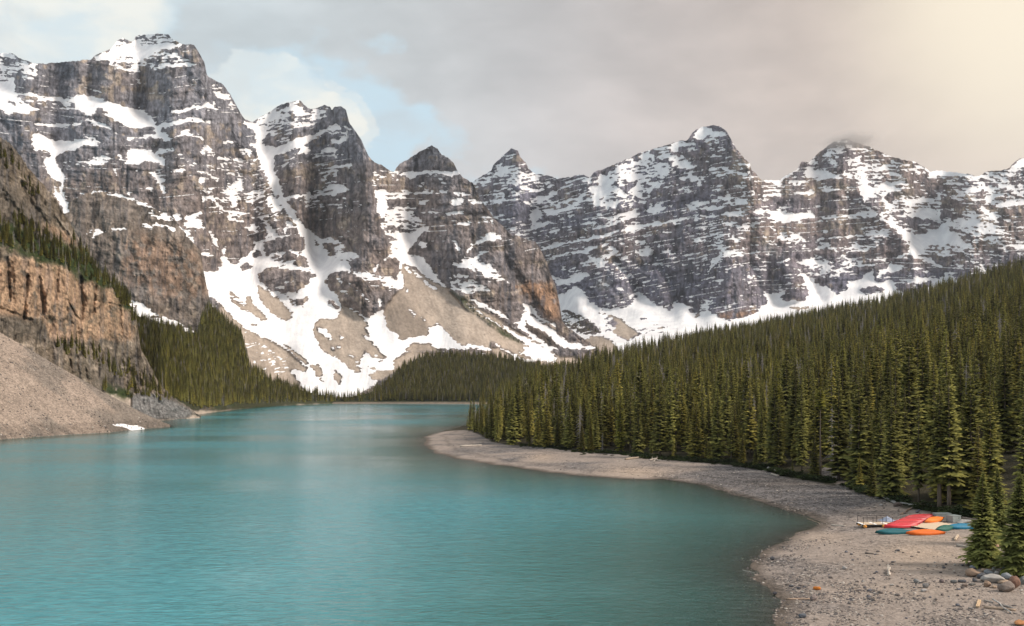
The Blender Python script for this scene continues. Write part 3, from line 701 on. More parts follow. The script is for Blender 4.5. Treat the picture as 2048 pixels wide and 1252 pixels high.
SNOW_F = '''
@0 420 4.814
O 60,480,80,440,260,470,370,440,540,540,640,560,760,650,900,660,1010,720,1100,800,1170,860,1290,1000,1300,1252,500,1252,400,1050,0,1000,-200,1000,-200,600
O 350,130,540,240,620,280,700,360,780,400,760,300,640,230,420,130
M24 -100,230,60,250,200,260,330,350,520,420,700,470,850,560,960,640
M14 1020,660,1150,780,1250,900
@100 600 5.216
Q 560,960,700,960,800,1000,950,990,1100,1010,1250,1040,1400,1120,1500,1170,1600,1252,900,1300,700,1200
M10 600,930,800,990
G 850,980,1100,990,1250,1040,1400,1120,1500,1180,1400,1240,1100,1252,850,1150
'''
SNOW_G = '''
@100 600 5.216
M60 900,300,1300,500,1700,600,2100,700
M60 1000,600,1500,800,2300,850
M30 900,900,1300,950,1900,1000
M40 2100,800,2700,880,3000,960
N.7 840,20,900,30,1000,90,1100,150,1300,200,1380,260,1500,320,1450,330,1300,240,1100,180,1000,170,900,80
G 500,900,850,980,1100,990,1250,1040,1400,1120,1500,1180,1400,1240,1100,1262,600,1262,500,1000
O 1580,1120,1650,1100,1800,1110,1790,1140,1600,1150
Q 1500,1150,1800,1140,2000,1130,2600,1090,3000,1075,3200,1070,3200,1300,1300,1300,1400,1190
W 1810,1030,1870,1050,1930,1110,1850,1120
'''
# ------------------------------------------------------------------ materials
MATS = {}
def principled(name, rough=0.9, spec=0.2):
    m = bpy.data.materials.new(name); m.use_nodes = True
    t = NT(m.node_tree); b = t.n['Principled BSDF']
    b.inputs['Roughness'].default_value = rough; b.inputs['Specular IOR Level'].default_value = spec
    MATS[name] = m
    return m, t, b
def bump(t, b, h, strength, dist):
    n = t.node('ShaderNodeBump'); n.inputs['Strength'].default_value = strength; n.inputs['Distance'].default_value = dist
    t.l.new(h, n.inputs['Height']); t.l.new(n.outputs[0], b.inputs['Normal'])
    return n
def slope_material(name, fine, coarse, bstr, bdist):
    """rock, scree and snow: albedo per point from the survey, finer grain from noise; alpha holds the snow cover"""
    m, t, b = principled(name, 0.95, 0.1)
    at = t.node('ShaderNodeAttribute'); at.attribute_name = 'albedo'
    pos = t.node('ShaderNodeTexCoord').outputs['Object']
    n1 = t.noise(pos, fine, 5, 0.65); n2 = t.noise(t.mapping(pos, (1, 1, 0.35)), coarse, 4, 0.6)
    snow = t.ramp(t.math('ADD', at.outputs['Alpha'], t.math('MULTIPLY', t.math('SUBTRACT', n1, 0.5), 0.5)), 0.42, 0.58)
    fi = t.node('ShaderNodeAttribute'); fi.attribute_name = 'fines'; calm = t.math('SUBTRACT', 1.0, t.math('MULTIPLY', fi.outputs['Fac'], 0.72))
    g = t.math('ADD', 1.0, t.math('MULTIPLY', calm, t.math('ADD', t.ramp(n1, 0.3, 0.7, -0.5, 0.5, False), t.math('MULTIPLY', t.math('SUBTRACT', n2, 0.5), 0.9))))
    sc = t.node('ShaderNodeVectorMath', operation='SCALE'); t.l.new(at.outputs['Color'], sc.inputs[0]); t.l.new(g, sc.inputs['Scale'])
    sn = t.mix(t.ramp(n2, 0.35, 0.7), (0.72, 0.72, 0.75), (0.87, 0.87, 0.885))
    t.l.new(t.mix(snow, sc.outputs[0], sn), b.inputs['Base Color'])
    h = t.math('MULTIPLY', t.math('ADD', n1, n2), t.math('SUBTRACT', 1.0, t.math('MULTIPLY', snow, 0.85)))
    bump(t, b, t.math('MULTIPLY', h, calm), bstr, bdist)
    return m
M_FAR = slope_material('alpine_rock_and_snow', 0.09, 0.03, 0.9, 9.0)
M_MID = slope_material('cliff_rock', 0.5, 0.14, 0.9, 2.0)
M_SCREE = slope_material('scree', 1.1, 0.25, 0.8, 0.8)

def mesh_obj(name, V, Fc, mat=None, parent=None, smooth=False):
    me = bpy.data.meshes.new(name)
    V = np.asarray(V, np.float32); Fc = np.asarray(Fc, np.int32)
    me.vertices.add(len(V)); me.vertices.foreach_set('co', V.ravel())
    k = Fc.shape[1]
    me.loops.add(Fc.size); me.loops.foreach_set('vertex_index', Fc.ravel())
    me.polygons.add(len(Fc)); me.polygons.foreach_set('loop_start', np.arange(0, Fc.size, k, dtype=np.int32))
    if smooth: me.polygons.foreach_set('use_smooth', np.ones(len(Fc), bool))
    me.update(calc_edges=True)
    if mat: me.materials.append(mat)
    o = bpy.data.objects.new(name, me); col.objects.link(o)
    if parent: o.parent = parent
    return o
def set_color(me, rgba):
    a = me.attributes.new('albedo', 'FLOAT_COLOR', 'POINT'); a.data.foreach_set('color', np.asarray(rgba, np.float32).ravel())
def grid_faces(nr, nc):
    i = np.arange(nr - 1)[:, None] * nc + np.arange(nc - 1)[None, :]
    return np.stack([i, i + 1, i + nc + 1, i + nc], -1).reshape(-1, 4)
def structure(o): o['kind'] = 'structure'; return o
def ray(px, py, D):
    """point at depth D (metres along the view axis of the survey) on the bearing of photo pixel px, py"""
    return np.stack([(px - 1024) / F * D, D + 0 * px, CH + (HY - py) / F * D], -1)

class Slope:
    """A mountain side: bearings x0..x1, from a foot line at known distance up to its ridge line. Distance grows upwards by
    the local steepness (cliffs steep, snow ledges and scree flatter), plus buttresses, gullies and cracks in metres of relief."""
    def __init__(s, name, x0, x1, step, top, bot, dist, steep, relief, rgba, mat, rowstep=1.6, jag=2.0, kseed=0, back=(80, 300, 900), smooth=False):
        u = np.arange(x0, x1 + step, step, dtype=np.float32); s.u = u; s.x0 = x0; s.step = step
        tp = pl(top, u) + (fbm(u / 7, u * 0 + kseed, 3, kseed) - .5) * 1.6 * jag + (facet(u / 3.7, u * 0 + .3, kseed) + facet(u / 9.1, u * 0 + .2, kseed + 1) - 1) * 1.5 * jag; bt = pl(bot, u)
        tp = np.minimum(tp, bt - 2)
        nr = int(max(8, (bt - tp).max() / rowstep)); v = np.linspace(0, 1, nr)[:, None]
        PY = (bt + (tp - bt) * v).astype(np.float32); PX = np.broadcast_to(u, PY.shape).astype(np.float32)
        hc = (HY - gy) / F
        run = (1 / F) / (np.maximum(steep, hc + 0.13) - hc)          # growth of ln distance per pixel of height
        acc = np.flipud(np.cumsum(np.flipud(run), axis=0)).astype(np.float32)
        acc = blur(acc, 13, 2.0)
        lnD = np.log(pl(dist, u))[None, :] + sample(acc, PX, PY) - sample(acc, u, bt)[None, :]
        lnD = lnD + sample(relief, PX, PY) / F * sstep(v, 0, 0.03)
        s.PY, s.lnD, s.nr, s.bt, s.tp = PY, lnD, nr, bt, tp
        Dm = np.exp(lnD); P = ray(PX, PY, Dm)
        C = [sample(c, PX, PY) for c in rgba]
        ex = []
        last = P[-1]; hz = 0
        for d, dz in zip(back, (0.15, 0.6, 0.8)):
            q = last.copy(); q[:, 1] += d; q[:, 0] *= 1 + d / last[:, 1]; q[:, 2] -= d * dz; ex.append(q)
        P = np.concatenate([P.reshape(-1, 3)] + ex); C = np.stack([c.ravel() for c in C], -1)
        C = np.concatenate([C] + [C[-len(u):]] * len(back))
        o = mesh_obj(name, P, grid_faces(nr + len(back), len(u)), mat, smooth=smooth); set_color(o.data, C[:, :4])
        if C.shape[1] > 4: a = o.data.attributes.new('fines', 'FLOAT', 'POINT'); a.data.foreach_set('value', np.ascontiguousarray(C[:, 4], np.float32))
        structure(o)
        s.o = o
    def at(s, px, py):
        px = np.asarray(px, float); py = np.asarray(py, float)
        c = np.clip((px - s.x0) / s.step, 0, len(s.u) - 1.01); ci = c.astype(int); f = c - ci
        res = 0
        for k, wgt in ((ci, 1 - f), (ci + 1, f)):
            v = np.clip((py - s.bt[k]) / (s.tp[k] - s.bt[k]), 0, 1) * (s.nr - 1.01); vi = v.astype(int); g = v - vi
            res = res + wgt * (s.lnD[vi, k] * (1 - g) + s.lnD[vi + 1, k] * g)
        return ray(px, py, np.exp(res))

def lerp(a, b, t): return a + (np.array(b, np.float32).reshape(3, 1, 1) if isinstance(b, tuple) else b - 0) * 0 if False else a * (1 - t) + (np.array(b, np.float32).reshape(3, 1, 1) if isinstance(b, tuple) else b) * t
def c3(t): return np.array(t, np.float32).reshape(3, 1, 1)

def dress(L, tilt, zone, kseed):
    zone.setdefault('shelf', 2.0)
    """from a survey: snow mask, steepness, relief (in px of depth) and albedo over the canvas"""
    ty = gy - tilt
    us = ty / 7.5 + 1.6 * fbm(gx / 70, gy / 70, 2, kseed + 3); us = us - np.floor(us); line = 1 - np.abs(2 * us - 1)
    n = 0.40 * fbm(gx / 15, ty / 2.9, 3, kseed) + 0.13 * (1 - line) * vnoise(gx / 60, gy / 60, kseed + 4) + 0.22 * facet(gx / 5 + gy / 20, ty / 2.2, kseed + 2) + 0.10 * facet(gx / 2.4, gy / 1.7, kseed + 1) + 0.20 * facet(gx / 15, gy / 10, kseed + 5)
    n = uniformise(n)
    S = blur(L['S'], 0.8)
    hard = sstep(S, .93, .995)
    snow = sstep(S - n * (1 - hard) * 0.98, -0.06, 0.06) * sstep(S, 0.02, 0.06)
    lp = ty / 9.5 + 1.1 * fbm(gx / 90, gy / 90, 2, kseed + 6); lp = lp - np.floor(lp)
    shelf = sstep(1 - np.abs(2 * lp - 1), .80, .92) * sstep(vnoise(gx / 46, ty / 9, kseed + 7) * .65 + facet(gx / 8, ty / 5, kseed) * .35, zone['shelf'], zone['shelf'] + .08)
    snow = np.maximum(snow, shelf * (S > .015) * (S < .5) * (1 - blur(L['Q'], 2)))
    q = blur(L['Q'], 1.0); g = blur(L['G'], 1.5); o = blur(L['O'], 4); wh = blur(L['W'], 4); mm = blur(L['M'], 3); dd = blur(L['D'], 2.5)
    Pb = blur(L['P'], 3)
    # steepness
    ledge = blur(snow, 6, 1.0)
    steep = 2.6 - 1.6 * ledge - 0.3 * Pb
    steep = steep * (1 - q) + 0.70 * q
    steep = steep * (1 - sstep(Pb, .6, 1) * zone['apron']) + 0.72 * sstep(Pb, .6, 1) * zone['apron']
    steep = blur(steep, 5, 0.8)
    # relief
    rock = 1 - blur(np.maximum(np.maximum(snow * 0.85, q), L['P']), 2.5)
    vx = gx + 6 * (fbm(gx / 40, gy / 40, 2, 6) - .5)
    rl = -zone.get('fold', 13) * (ridged(vx / 95, gy / 260, 2, kseed + 1) - .5) * (1 - .9 * blur(L['P'], 9)) - 12 * rock * (ridged(vx / 30 + gy / 400, gy / 110, 3, kseed + 3) - .5)
    rl = rl - 5.5 * rock * (ridged(vx / 9, ty / 32, 3, kseed + 4) - .5) - 2.4 * rock * (fbm(vx / 3.2, ty / 6, 2, kseed + 6) - .5)
    rl = rl + rock * (-13 * (facet(vx / 27, gy / 40, kseed + 2) - .5) - 6.5 * (facet(vx / 10 + gy / 40, gy / 13, kseed + 5) - .5) - 2.6 * (facet(vx / 4.2, gy / 4.6, kseed + 7) - .5))
    band = vnoise(gx / 160, ty / 9, kseed + 7); rl = rl - zone.get('band', .6) * rock * (5 * sstep(band, .35, .65) + 2.0 * sstep(vnoise(gx / 60, ty / 3.2, kseed + 2), .3, .7))
    rl = rl + 8 * blur(L['P'], 12) * zone['gully']
    rl = rl + 0.8 * q * (fbm(gx / 4, gy / 4, 2, 3) - .5) - 2.5 * q * (ridged(gx / 40 - gy / 60, gy / 150, 2, 2) - .5)
    rl = rl - 1.6 * L['P'] * (ridged(gx / 6 + .2 * gy / 6, gy / 50, 2, 3) - .5) - 5 * L['P'] * (fbm(gx / 26, gy / 40, 2, 6) - .5)
    # albedo
    big = fbm(gx / 70, ty / 38, 3, kseed + 5); stk = fbm(vx / 3.5, gy / 42, 3, kseed + 1); lay = vnoise(gx / 150, ty / 3.6, kseed + 3) * .6 + vnoise(gx / 60, ty / 1.8, kseed + 6) * .4
    blot = fbm(gx / 13, gy / 15, 3, kseed + 4)
    base = c3(zone['grey']) + 0 * gx
    br = np.clip(zone['brown'] + (big - .5) * 1.4, 0, 1)
    base = base * (1 - br) + c3(zone['bcol']) * br
    tan = sstep(blot + 0.5 * (big - .5) + zone['tan'], .58, .74)
    base = base * (1 - tan * .75) + c3((0.36, 0.30, 0.245)) * tan * .75
    orm = o * sstep(fbm(gx / 10, gy / 14, 3, 7) + .25 * o, .42, .66)
    base = base * (1 - orm) + c3(zone.get('ocol', (0.30, 0.188, 0.125))) * orm
    base = base * (1 - wh * .6 * sstep(blot, .35, .6)) + c3((0.36, 0.35, 0.34)) * wh * .6 * sstep(blot, .35, .6)
    dk = sstep(stk, .40, .62); base = base * (0.82 + 0.30 * dk) * (0.80 + 0.40 * lay) * (0.72 + 0.56 * facet(vx / 6, ty / 6, kseed + 3)) * (0.85 + .3 * facet(vx / 2.4, gy / 2.6, kseed))
    stain = sstep(fbm(gx / 5, gy / 90, 3, kseed + 2) + .25 * (fbm(gx / 60, gy / 40, 2, 3) - .5), .56, .66) * rock * zone.get('stain', .55); base = base * (1 - stain) + c3((0.085, 0.092, 0.115)) * stain
    crack = sstep(ridged(vx / 13, gy / 46, 2, kseed + 4), .80, .93); base = base * (1 - .62 * crack * rock); thin = sstep(ridged(vx / 5.5 + 3, gy / 15, 1, kseed + 6), .86, .97); base = base * (1 - .4 * thin * rock)
    scr = c3((0.345, 0.290, 0.245)) * (0.72 + 0.56 * fbm(gx / 26 - gy / 30, gy / 26 + gx / 60, 4, 2)) * (0.82 + .36 * facet(gx / 2, gy / 2, 1)) * (1 - .45 * (facet(gx / 3.1, gy / 2.3, 5) > .93))
    runl = ridged((gx - gy * .35) / 7, (gx * .35 + gy) / 90, 2, 4); scr = scr * (0.84 + .32 * runl)
    scr = scr * (1 - .36 * dd) 
    base = base * (1 - q) + scr * q
    base = base * (1 - g * .8) + c3((0.075, 0.062, 0.052)) * g * .8 * (0.6 + .8 * vnoise(gx / 3, gy / 3, 4))
    mv = mm * sstep(fbm(gx / 4, gy / 4, 2, 2) + .3 * mm, .4, .6)
    base = base * (1 - mv) + c3((0.035, 0.05, 0.018)) * mv
    return dict(snow=snow, steep=steep, relief=rl, rgba=[base[0], base[1], base[2], snow * (1 - mv), q * (1 - g)], q=q)

def tilted(pts):
    x = gx[0]; t = pl(pts, x).astype(np.float32)
    return np.broadcast_to(np.cumsum(t), gx.shape)
def boost(a, poly, amt, soft):
    m = np.zeros((CHh, CW), np.float32); v = np.array(poly, float).reshape(-1, 2); m[inpoly(gx, gy, v)] = 1
    a += amt * blur(m, soft)

canvas(-160, 40, 1270, 840)
# main massif on the left, from the far-left summit to the buttress at the valley's corner
LA = survey(SNOW_A, 0.035)
zA = dict(shelf=.64, apron=(sstep(gy, 440, 560)), gully=1 - sstep(gy, 560, 640) * .8, grey=(0.215, 0.215, 0.245), bcol=(0.210, 0.175, 0.165),
          brown=0.12 + 0.75 * sstep(gy + (gx < 450) * 30, 290, 420), tan=-0.05 + 0.0 * gx)
A_ = dress(LA, tilted([(-160, .12), (250, .1), (330, -.15), (470, .05), (520, -.28), (720, -.1), (760, .02), (960, -.05), (1150, -.2)]), zA, 0)
rA = A_['relief']
# deep cuts (+) and proud ribs (-)
for pts, wd, amp in [([(283, 130), (292, 215), (300, 235)], 9, 26), ([(490, 240), (520, 300), (560, 420), (640, 520)], 16, 22), ([(745, 350), (760, 430), (790, 520)], 12, 22),
                     ([(455, 350), (470, 400), (500, 480)], 8, 10), ([(405, 390), (425, 450), (445, 500)], 7, 16), ([(640, 330), (650, 420), (660, 470)], 30, 14),
                     ([(700, 250), (740, 360), (755, 440), (790, 540)], 14, -24), ([(395, 110), (420, 200), (470, 260), (540, 360)], 20, -26), ([(330, 150), (345, 250), (350, 330)], 30, -16),
                     ([(880, 420), (900, 500), (960, 560)], 26, -22), ([(1030, 490), (1060, 560), (1090, 620)], 16, -26), ([(1000, 500), (1035, 560)], 12, 20), ([(175, 120), (180, 200)], 12, 10),
                     ([(950, 420), (1010, 520), (1040, 600)], 14, -10), ([(300, 400), (330, 300)], 20, 10)]:
    d = segdist(gx, gy, np.array(pts, float)); rA += .8 * amp * np.exp(-(d / wd) ** 2)
def ridge_mound(a, poly, amp, soft):
    boost(a, poly, amp, soft)
ridge_mound(rA, [520, 540, 560, 535, 625, 545, 628, 590, 595, 590, 540, 570], -20, 8)
ridge_mound(rA, [655, 550, 680, 545, 790, 560, 780, 620, 735, 635, 690, 600], -22, 8)
ridge_mound(rA, [780, 600, 800, 560, 850, 640, 870, 680, 800, 680, 770, 660], -14, 10)
A_['relief'] = rA
top_A = [(-80, 150), (-40, 118), (0, 107), (24, 107), (45, 119), (69, 127), (86, 128), (113, 126), (127, 124), (182, 119), (192, 110), (220, 100), (227, 91), (237, 79), (246, 75), (258, 82), (268, 81), (271, 72),
         (299, 68), (321, 66), (337, 70), (347, 80), (364, 88), (374, 90), (388, 90), (395, 101), (409, 124), (414, 151), (426, 158), (447, 170), (460, 187), (474, 213), (484, 230), (490, 239), (505, 244),
         (515, 237), (536, 227), (557, 211), (577, 205), (598, 200), (608, 208), (618, 217), (636, 216), (649, 211), (660, 212), (664, 220), (670, 212), (684, 212), (692, 220), (699, 247), (711, 262), (724, 283),
         (730, 297), (737, 312), (749, 324), (757, 328), (769, 332), (784, 344), (788, 344), (798, 329), (810, 321), (822, 315), (834, 306), (851, 297), (863, 291), (875, 297), (883, 309), (895, 315), (907, 326),
         (916, 344), (927, 356), (945, 365), (958, 393), (970, 410), (990, 440), (1008, 455), (1018, 466), (1051, 478), (1072, 485), (1083, 503), (1094, 525), (1101, 546), (1112, 575), (1119, 607), (1124, 640),
         (1130, 650), (1160, 672), (1200, 700), (1240, 735)]
bot_A = [(-80, 560), (200, 700), (400, 800), (1000, 800), (1100, 790), (1240, 775)]
dist_A = [(-80, 1500), (300, 1500), (700, 1560), (1000, 1750), (1240, 2000)]
slope_A = Slope('mountain', -80, 1240, 1.55, top_A, bot_A, dist_A, A_['steep'], A_['relief'], A_['rgba'], M_FAR, 1.5, 1.4, 1)

# the dark round buttress in front of it
LE = dict(LA)
bxx = (gx < 408)
E_zone = dict(band=.3, stain=.25, apron=0 * gx, gully=0 * gx, grey=(0.185, 0.168, 0.158), bcol=(0.185, 0.150, 0.125), brown=0.6 + 0 * gx, tan=-0.12 + 0.12 * sstep(gy, 490, 540) * sstep(gx, 250, 380))
for k in 'PQGD': LE[k] = LE[k] * (gy < 480)
LE['S'] = np.where((gy > 480) | (gy < 376), 0, LE['S']); LE['O'] = LE['O'] * 0
m = inpoly(gx, gy, [(235, 480), (300, 470), (400, 500), (414, 560), (420, 600), (330, 600), (250, 570)]).astype(np.float32); LE['O'] = blur(m, 10) * .55
LE['S'] = np.maximum(LE['S'], .72 * sample(inpoly(gx, gy, [(258, 600), (275, 602), (295, 616), (320, 628), (350, 640), (372, 652), (395, 668), (385, 674), (350, 658), (318, 648), (285, 640), (262, 622)]).astype(np.float32), gx + WX, gy + WY))
E_ = dress(LE, tilted([(-160, .15), (450, .05)]), E_zone, 3)
d = segdist(gx, gy, np.array([(360, 470), (385, 540), (392, 600)], float)); E_['relief'] += -20 * np.exp(-(d / 25) ** 2)
E_['relief'] += 0.0018 * (np.clip(gx, 120, 420) - 300) ** 2
E_['steep'] = np.where(gy < 475, 1.5 + 0 * gx, 2.8).astype(np.float32)
slope_E = Slope('mountain_buttress', 96, 520, 1.6, [(90, 470), (110, 425), (135, 410), (150, 398), (168, 387), (184, 383), (209, 383), (225, 388), (254, 397), (277, 403), (297, 411), (329, 427), (353, 444), (374, 470), (386, 485),
                (402, 504), (406, 537), (413, 572), (421, 605), (440, 650), (480, 720), (520, 790)], [(90, 700), (300, 760), (520, 800)], [(90, 1050), (300, 1120), (520, 1250)],
                E_['steep'], E_['relief'], E_['rgba'], M_FAR, 1.6, 1.2, 4)

canvas(880, 220, 2320, 790)
# the right-hand wall of peaks
LB = survey(SNOW_B, 0.10)
zB = dict(shelf=.50, apron=sstep(gy, 560, 640), gully=1 - sstep(gy, 560, 640), grey=(0.172, 0.170, 0.220), bcol=(0.225, 0.182, 0.175),
          brown=0.30 + 0.5 * sstep(gx, 1380, 1500) * (1 - sstep(gy, 470, 560)) + .2 * sstep(gy, 430, 470) * (1 - sstep(gy, 480, 560)) + 0 * gx,
          tan=-0.10 + 0.10 * sstep(gx, 1380, 1500) * (1 - sstep(gy, 470, 520)))
B_ = dress(LB, tilted([(900, -.12), (1100, -.2), (1450, -.19), (1520, -.05), (1600, -.08), (1750, -.06), (1850, .05), (2300, -.1)]), zB, 5)
for pts, wd, amp in [([(1040, 300), (1060, 380), (1100, 430)], 30, -14), ([(1230, 520), (1265, 565), (1280, 590)], 10, 24), ([(1310, 510), (1340, 565), (1352, 600)], 9, 26), ([(1380, 400), (1385, 470), (1375, 560)], 12, 14),
                     ([(1505, 440), (1500, 520), (1520, 580)], 10, 18), ([(1440, 260), (1490, 330), (1520, 440), (1560, 520), (1600, 580)], 26, -30), ([(1230, 560), (1250, 610)], 22, -12), ([(1310, 560), (1320, 610)], 18, -14),
                     ([(1450, 480), (1440, 560), (1450, 630)], 24, -18), ([(1590, 520), (1640, 600)], 14, 26), ([(1700, 290), (1730, 400), (1800, 470)], 20, -18), ([(1820, 440), (1860, 500)], 30, 24), ([(1920, 380), (2000, 470)], 24, -16),
                     ([(1825, 500), (1828, 555)], 7, -12), ([(1060, 360), (1060, 460)], 14, 16)]:
    d = segdist(gx, gy, np.array(pts, float)); B_['relief'] += amp * np.exp(-(d / wd) ** 2)
for px_, py_, w_ in [(1284, 625, 24), (1366, 628, 16), (1424, 635, 16), (1155, 600, 20)]:
    B_['relief'] += -26 * np.exp(-(((gx - px_) / w_) ** 2 + ((gy - py_) / 22) ** 2))
flat = sstep(gy, 600, 660); B_['steep'] = B_['steep'] * (1 - flat) + 0.24 * flat
top_B = [(900, 430), (947, 363), (968, 349), (983, 341), (986, 332), (1001, 316), (1011, 305), (1022, 298), (1035, 300), (1040, 313), (1051, 323), (1058, 338), (1073, 349), (1094, 350), (1116, 358), (1134, 354), (1166, 349),
         (1180, 356), (1188, 345), (1206, 338), (1231, 327), (1263, 316), (1274, 307), (1288, 304), (1317, 295), (1353, 284), (1374, 280), (1385, 264), (1403, 254), (1421, 251), (1439, 252), (1452, 261), (1461, 277),
         (1471, 295), (1486, 313), (1500, 327), (1503, 339), (1517, 353), (1524, 360), (1554, 362), (1572, 350), (1592, 341), (1603, 324), (1620, 324), (1633, 308), (1654, 293), (1668, 284), (1690, 277), (1726, 289), (1743, 296),
         (1764, 305), (1778, 312), (1809, 320), (1829, 322), (1843, 332), (1860, 343), (1881, 341), (1915, 346), (1936, 348), (1953, 353), (1977, 343), (2001, 341), (2018, 336), (2035, 320), (2048, 315), (2110, 290), (2180, 330), (2290, 300)]
slope_B = Slope('mountain_wall', 900, 2290, 1.6, top_B, [(900, 735), (1200, 740), (1500, 720), (2290, 700)], [(900, 2350), (1200, 1900), (1500, 1900), (2290, 2100)], B_['steep'], B_['relief'], B_['rgba'], M_FAR, 1.5, 1.6, 6)

canvas(-440, 40, 760, 920)
# near cliff on the left, with ledges that carry spruces
LF = survey(SNOW_F, 0.0)
zF = dict(apron=0 * gx, gully=0 * gx, grey=(0.13, 0.115, 0.10), bcol=(0.175, 0.140, 0.105), brown=0.7 + 0 * gx, band=.15, stain=.3, tan=-0.02 + 0 * gx, ocol=(0.40, 0.272, 0.185))
LF['Q'] *= (gx > 150)
F_ = dress(LF, tilted([(-160, .25), (300, .3)]), zF, 2)
F_['relief'] = F_['relief'] * 1.2 - 14 * (ridged((gx + gy * .2) / 24, gy / 90, 3, 5) - .5) - 6 * (ridged((gx) / 7, gy / 26, 2, 3) - .5)
for pts, wd, amp in [([(14, 515), (18, 560), (20, 600)], 3, 12), ([(54, 552), (50, 600), (48, 640)], 4, 16), ([(79, 555), (84, 590), (86, 625)], 3.5, 14), ([(114, 560), (113, 600)], 2.5, 10), ([(162, 555), (164, 600), (163, 640)], 3, 13), ([(192, 560), (189, 600), (186, 625)], 3, 13),
                     ([(205, 565), (206, 610)], 2, 9), ([(241, 620), (243, 665)], 2.5, 10), ([(136, 600), (150, 630), (160, 640)], 2.5, 9), ([(218, 606), (240, 612)], 1.8, 9), ([(0, 616), (30, 628), (60, 640)], 3, 10),
                     ([(34, 520), (36, 610)], 9, -10), ([(96, 560), (100, 630)], 9, -11), ([(176, 570), (178, 640)], 7, -10), ([(226, 600), (228, 660)], 8, -9), ([(66, 560), (66, 640)], 6, -7), ([(140, 720), (146, 760)], 2.5, 9), ([(155, 715), (160, 765)], 2.5, 8), ([(172, 735), (176, 770)], 2, 8),
                     ([(20, 330), (60, 400), (110, 470)], 5, 8), ([(0, 360), (50, 430)], 5, -8), ([(60, 350), (120, 440), (150, 480)], 5, -8)]:
    d = segdist(gx + 3 * (facet(gx / 9, gy / 9, 2) - .5), gy, np.array(pts, float)); F_['relief'] += amp * np.exp(-(d / wd) ** 2)
    if amp > 0: F_['rgba'][:3] = [c * (1 - .28 * np.exp(-(d / (wd * .8)) ** 2) * (facet(gx / 5, gy / 6, 1) > .25)) for c in F_['rgba'][:3]]  # shade of the recessed cracks painted into the rock colour
talF = blur(LF['G'], 2) * (gy > 770)
for i_, cc in enumerate((0.175, 0.172, 0.172)): F_['rgba'][i_] = F_['rgba'][i_] * (1 - talF) + cc * talF * (0.5 + 1.0 * facet(gx / 2.2, gy / 1.6, 2))
F_['steep'] = (1.9 + 1.6 * blur(LF['O'], 5) - 0.9 * blur(LF['M'], 6)).astype(np.float32) * (1 - F_['q']) + .75 * F_['q']
slope_F = Slope('cliff', -430, 400, 1.8, [(-430, 60), (-250, 140), (-110, 200), (0, 275), (20, 285), (38, 309), (55, 333), (76, 357), (93, 378), (113, 402), (127, 426), (136, 436), (148, 460), (160, 480), (176, 504), (192, 532), (212, 556), (240, 578),
                (256, 602), (272, 630), (278, 670), (282, 700), (300, 730), (318, 765), (345, 795), (400, 830)], [(-430, 700), (-110, 720), (60, 760), (200, 850), (400, 860)], [(-430, 330), (-110, 425), (0, 450), (200, 530), (300, 590), (400, 650)],
                F_['steep'], F_['relief'], F_['rgba'], M_MID, 1.6, 2.2, 2)

# forested slope above the far left shore, grey talus at its foot
LG = survey(SNOW_G, 0.0)
zG = dict(apron=0 * gx, gully=0 * gx, grey=(0.12, 0.12, 0.125), bcol=(0.09, 0.08, 0.05), brown=0.7 + 0 * gx, tan=-0.2 + 0 * gx)
G_ = dress(LG, tilted([(-160, .1), (700, .1)]), zG, 1)
tal = blur(LG['G'], 2); 
for i_, cc in enumerate((0.155, 0.152, 0.155)): G_['rgba'][i_] = G_['rgba'][i_] * (1 - tal) + cc * tal * (0.55 + .9 * vnoise(gx / 2.2, gy / 1.6, i_ * 0 + 2))
grd = 1 - np.clip(tal + G_['q'] + blur(LG['O'], 2) + blur(LG['W'], 2) + G_['rgba'][3], 0, 1)
for i_, cc in enumerate((0.050, 0.052, 0.028)): G_['rgba'][i_] = G_['rgba'][i_] * (1 - grd) + cc * grd
G_['steep'] = (0.75 + 0 * gx).astype(np.float32)
shore_L = [(190, 838), (324, 838.5), (368, 833), (416, 826), (480, 818), (560, 811), (620, 808.5), (680, 806.5), (760, 806.5), (830, 807), (900, 807.5), (960, 808), (1060, 808)]
def shore_dist(pts, z=0.0): return [(a, (CH - z) * F / (b - HY)) for a, b in pts]
slope_G = Slope('hillside', 190, 730, 1.7, [(190, 640), (252, 635), (272, 630), (310, 648), (360, 665), (400, 665), (415, 612), (450, 638), (480, 668), (492, 705), (500, 738), (540, 760), (600, 780), (640, 790), (690, 799), (730, 801)],
                [(a, b + 1.5) for a, b in shore_L], shore_dist([(a, b + 1.5) for a, b in shore_L], -0.6), G_['steep'], G_['relief'] * .35, G_['rgba'], M_MID, 1.7, 0.6, 3, back=(40, 150, 300))

canvas(560, 660, 1360, 830)
# low forested mound beyond the head of the lake
zJ = np.zeros((CHh, CW), np.float32)
bch = sstep(gy, 803.5, 805.0)
J_rgba = [0.045 * (1 - bch) + .21 * bch, 0.048 * (1 - bch) + .175 * bch, 0.025 * (1 - bch) + .14 * bch, zJ]
slope_J = Slope('far_shore', 600, 1330, 2.0, [(600, 799), (660, 797), (700, 795), (740, 785), (770, 770), (800, 740), (835, 716), (880, 710), (960, 712), (1010, 716), (1060, 730), (1120, 734), (1200, 730), (1330, 735)],
                [(600, 809), (760, 808.3), (960, 809.6), (1330, 810)], shore_dist([(600, 808.6), (760, 808.2), (960, 809.6), (1330, 810)], -0.5), (0.30 + zJ), zJ + 3 * fbm(gx / 40, gy / 20, 3, 4), J_rgba, M_MID, 2.0, 0.4, 5, back=(60, 200, 500))

canvas(-440, 440, 400, 960)
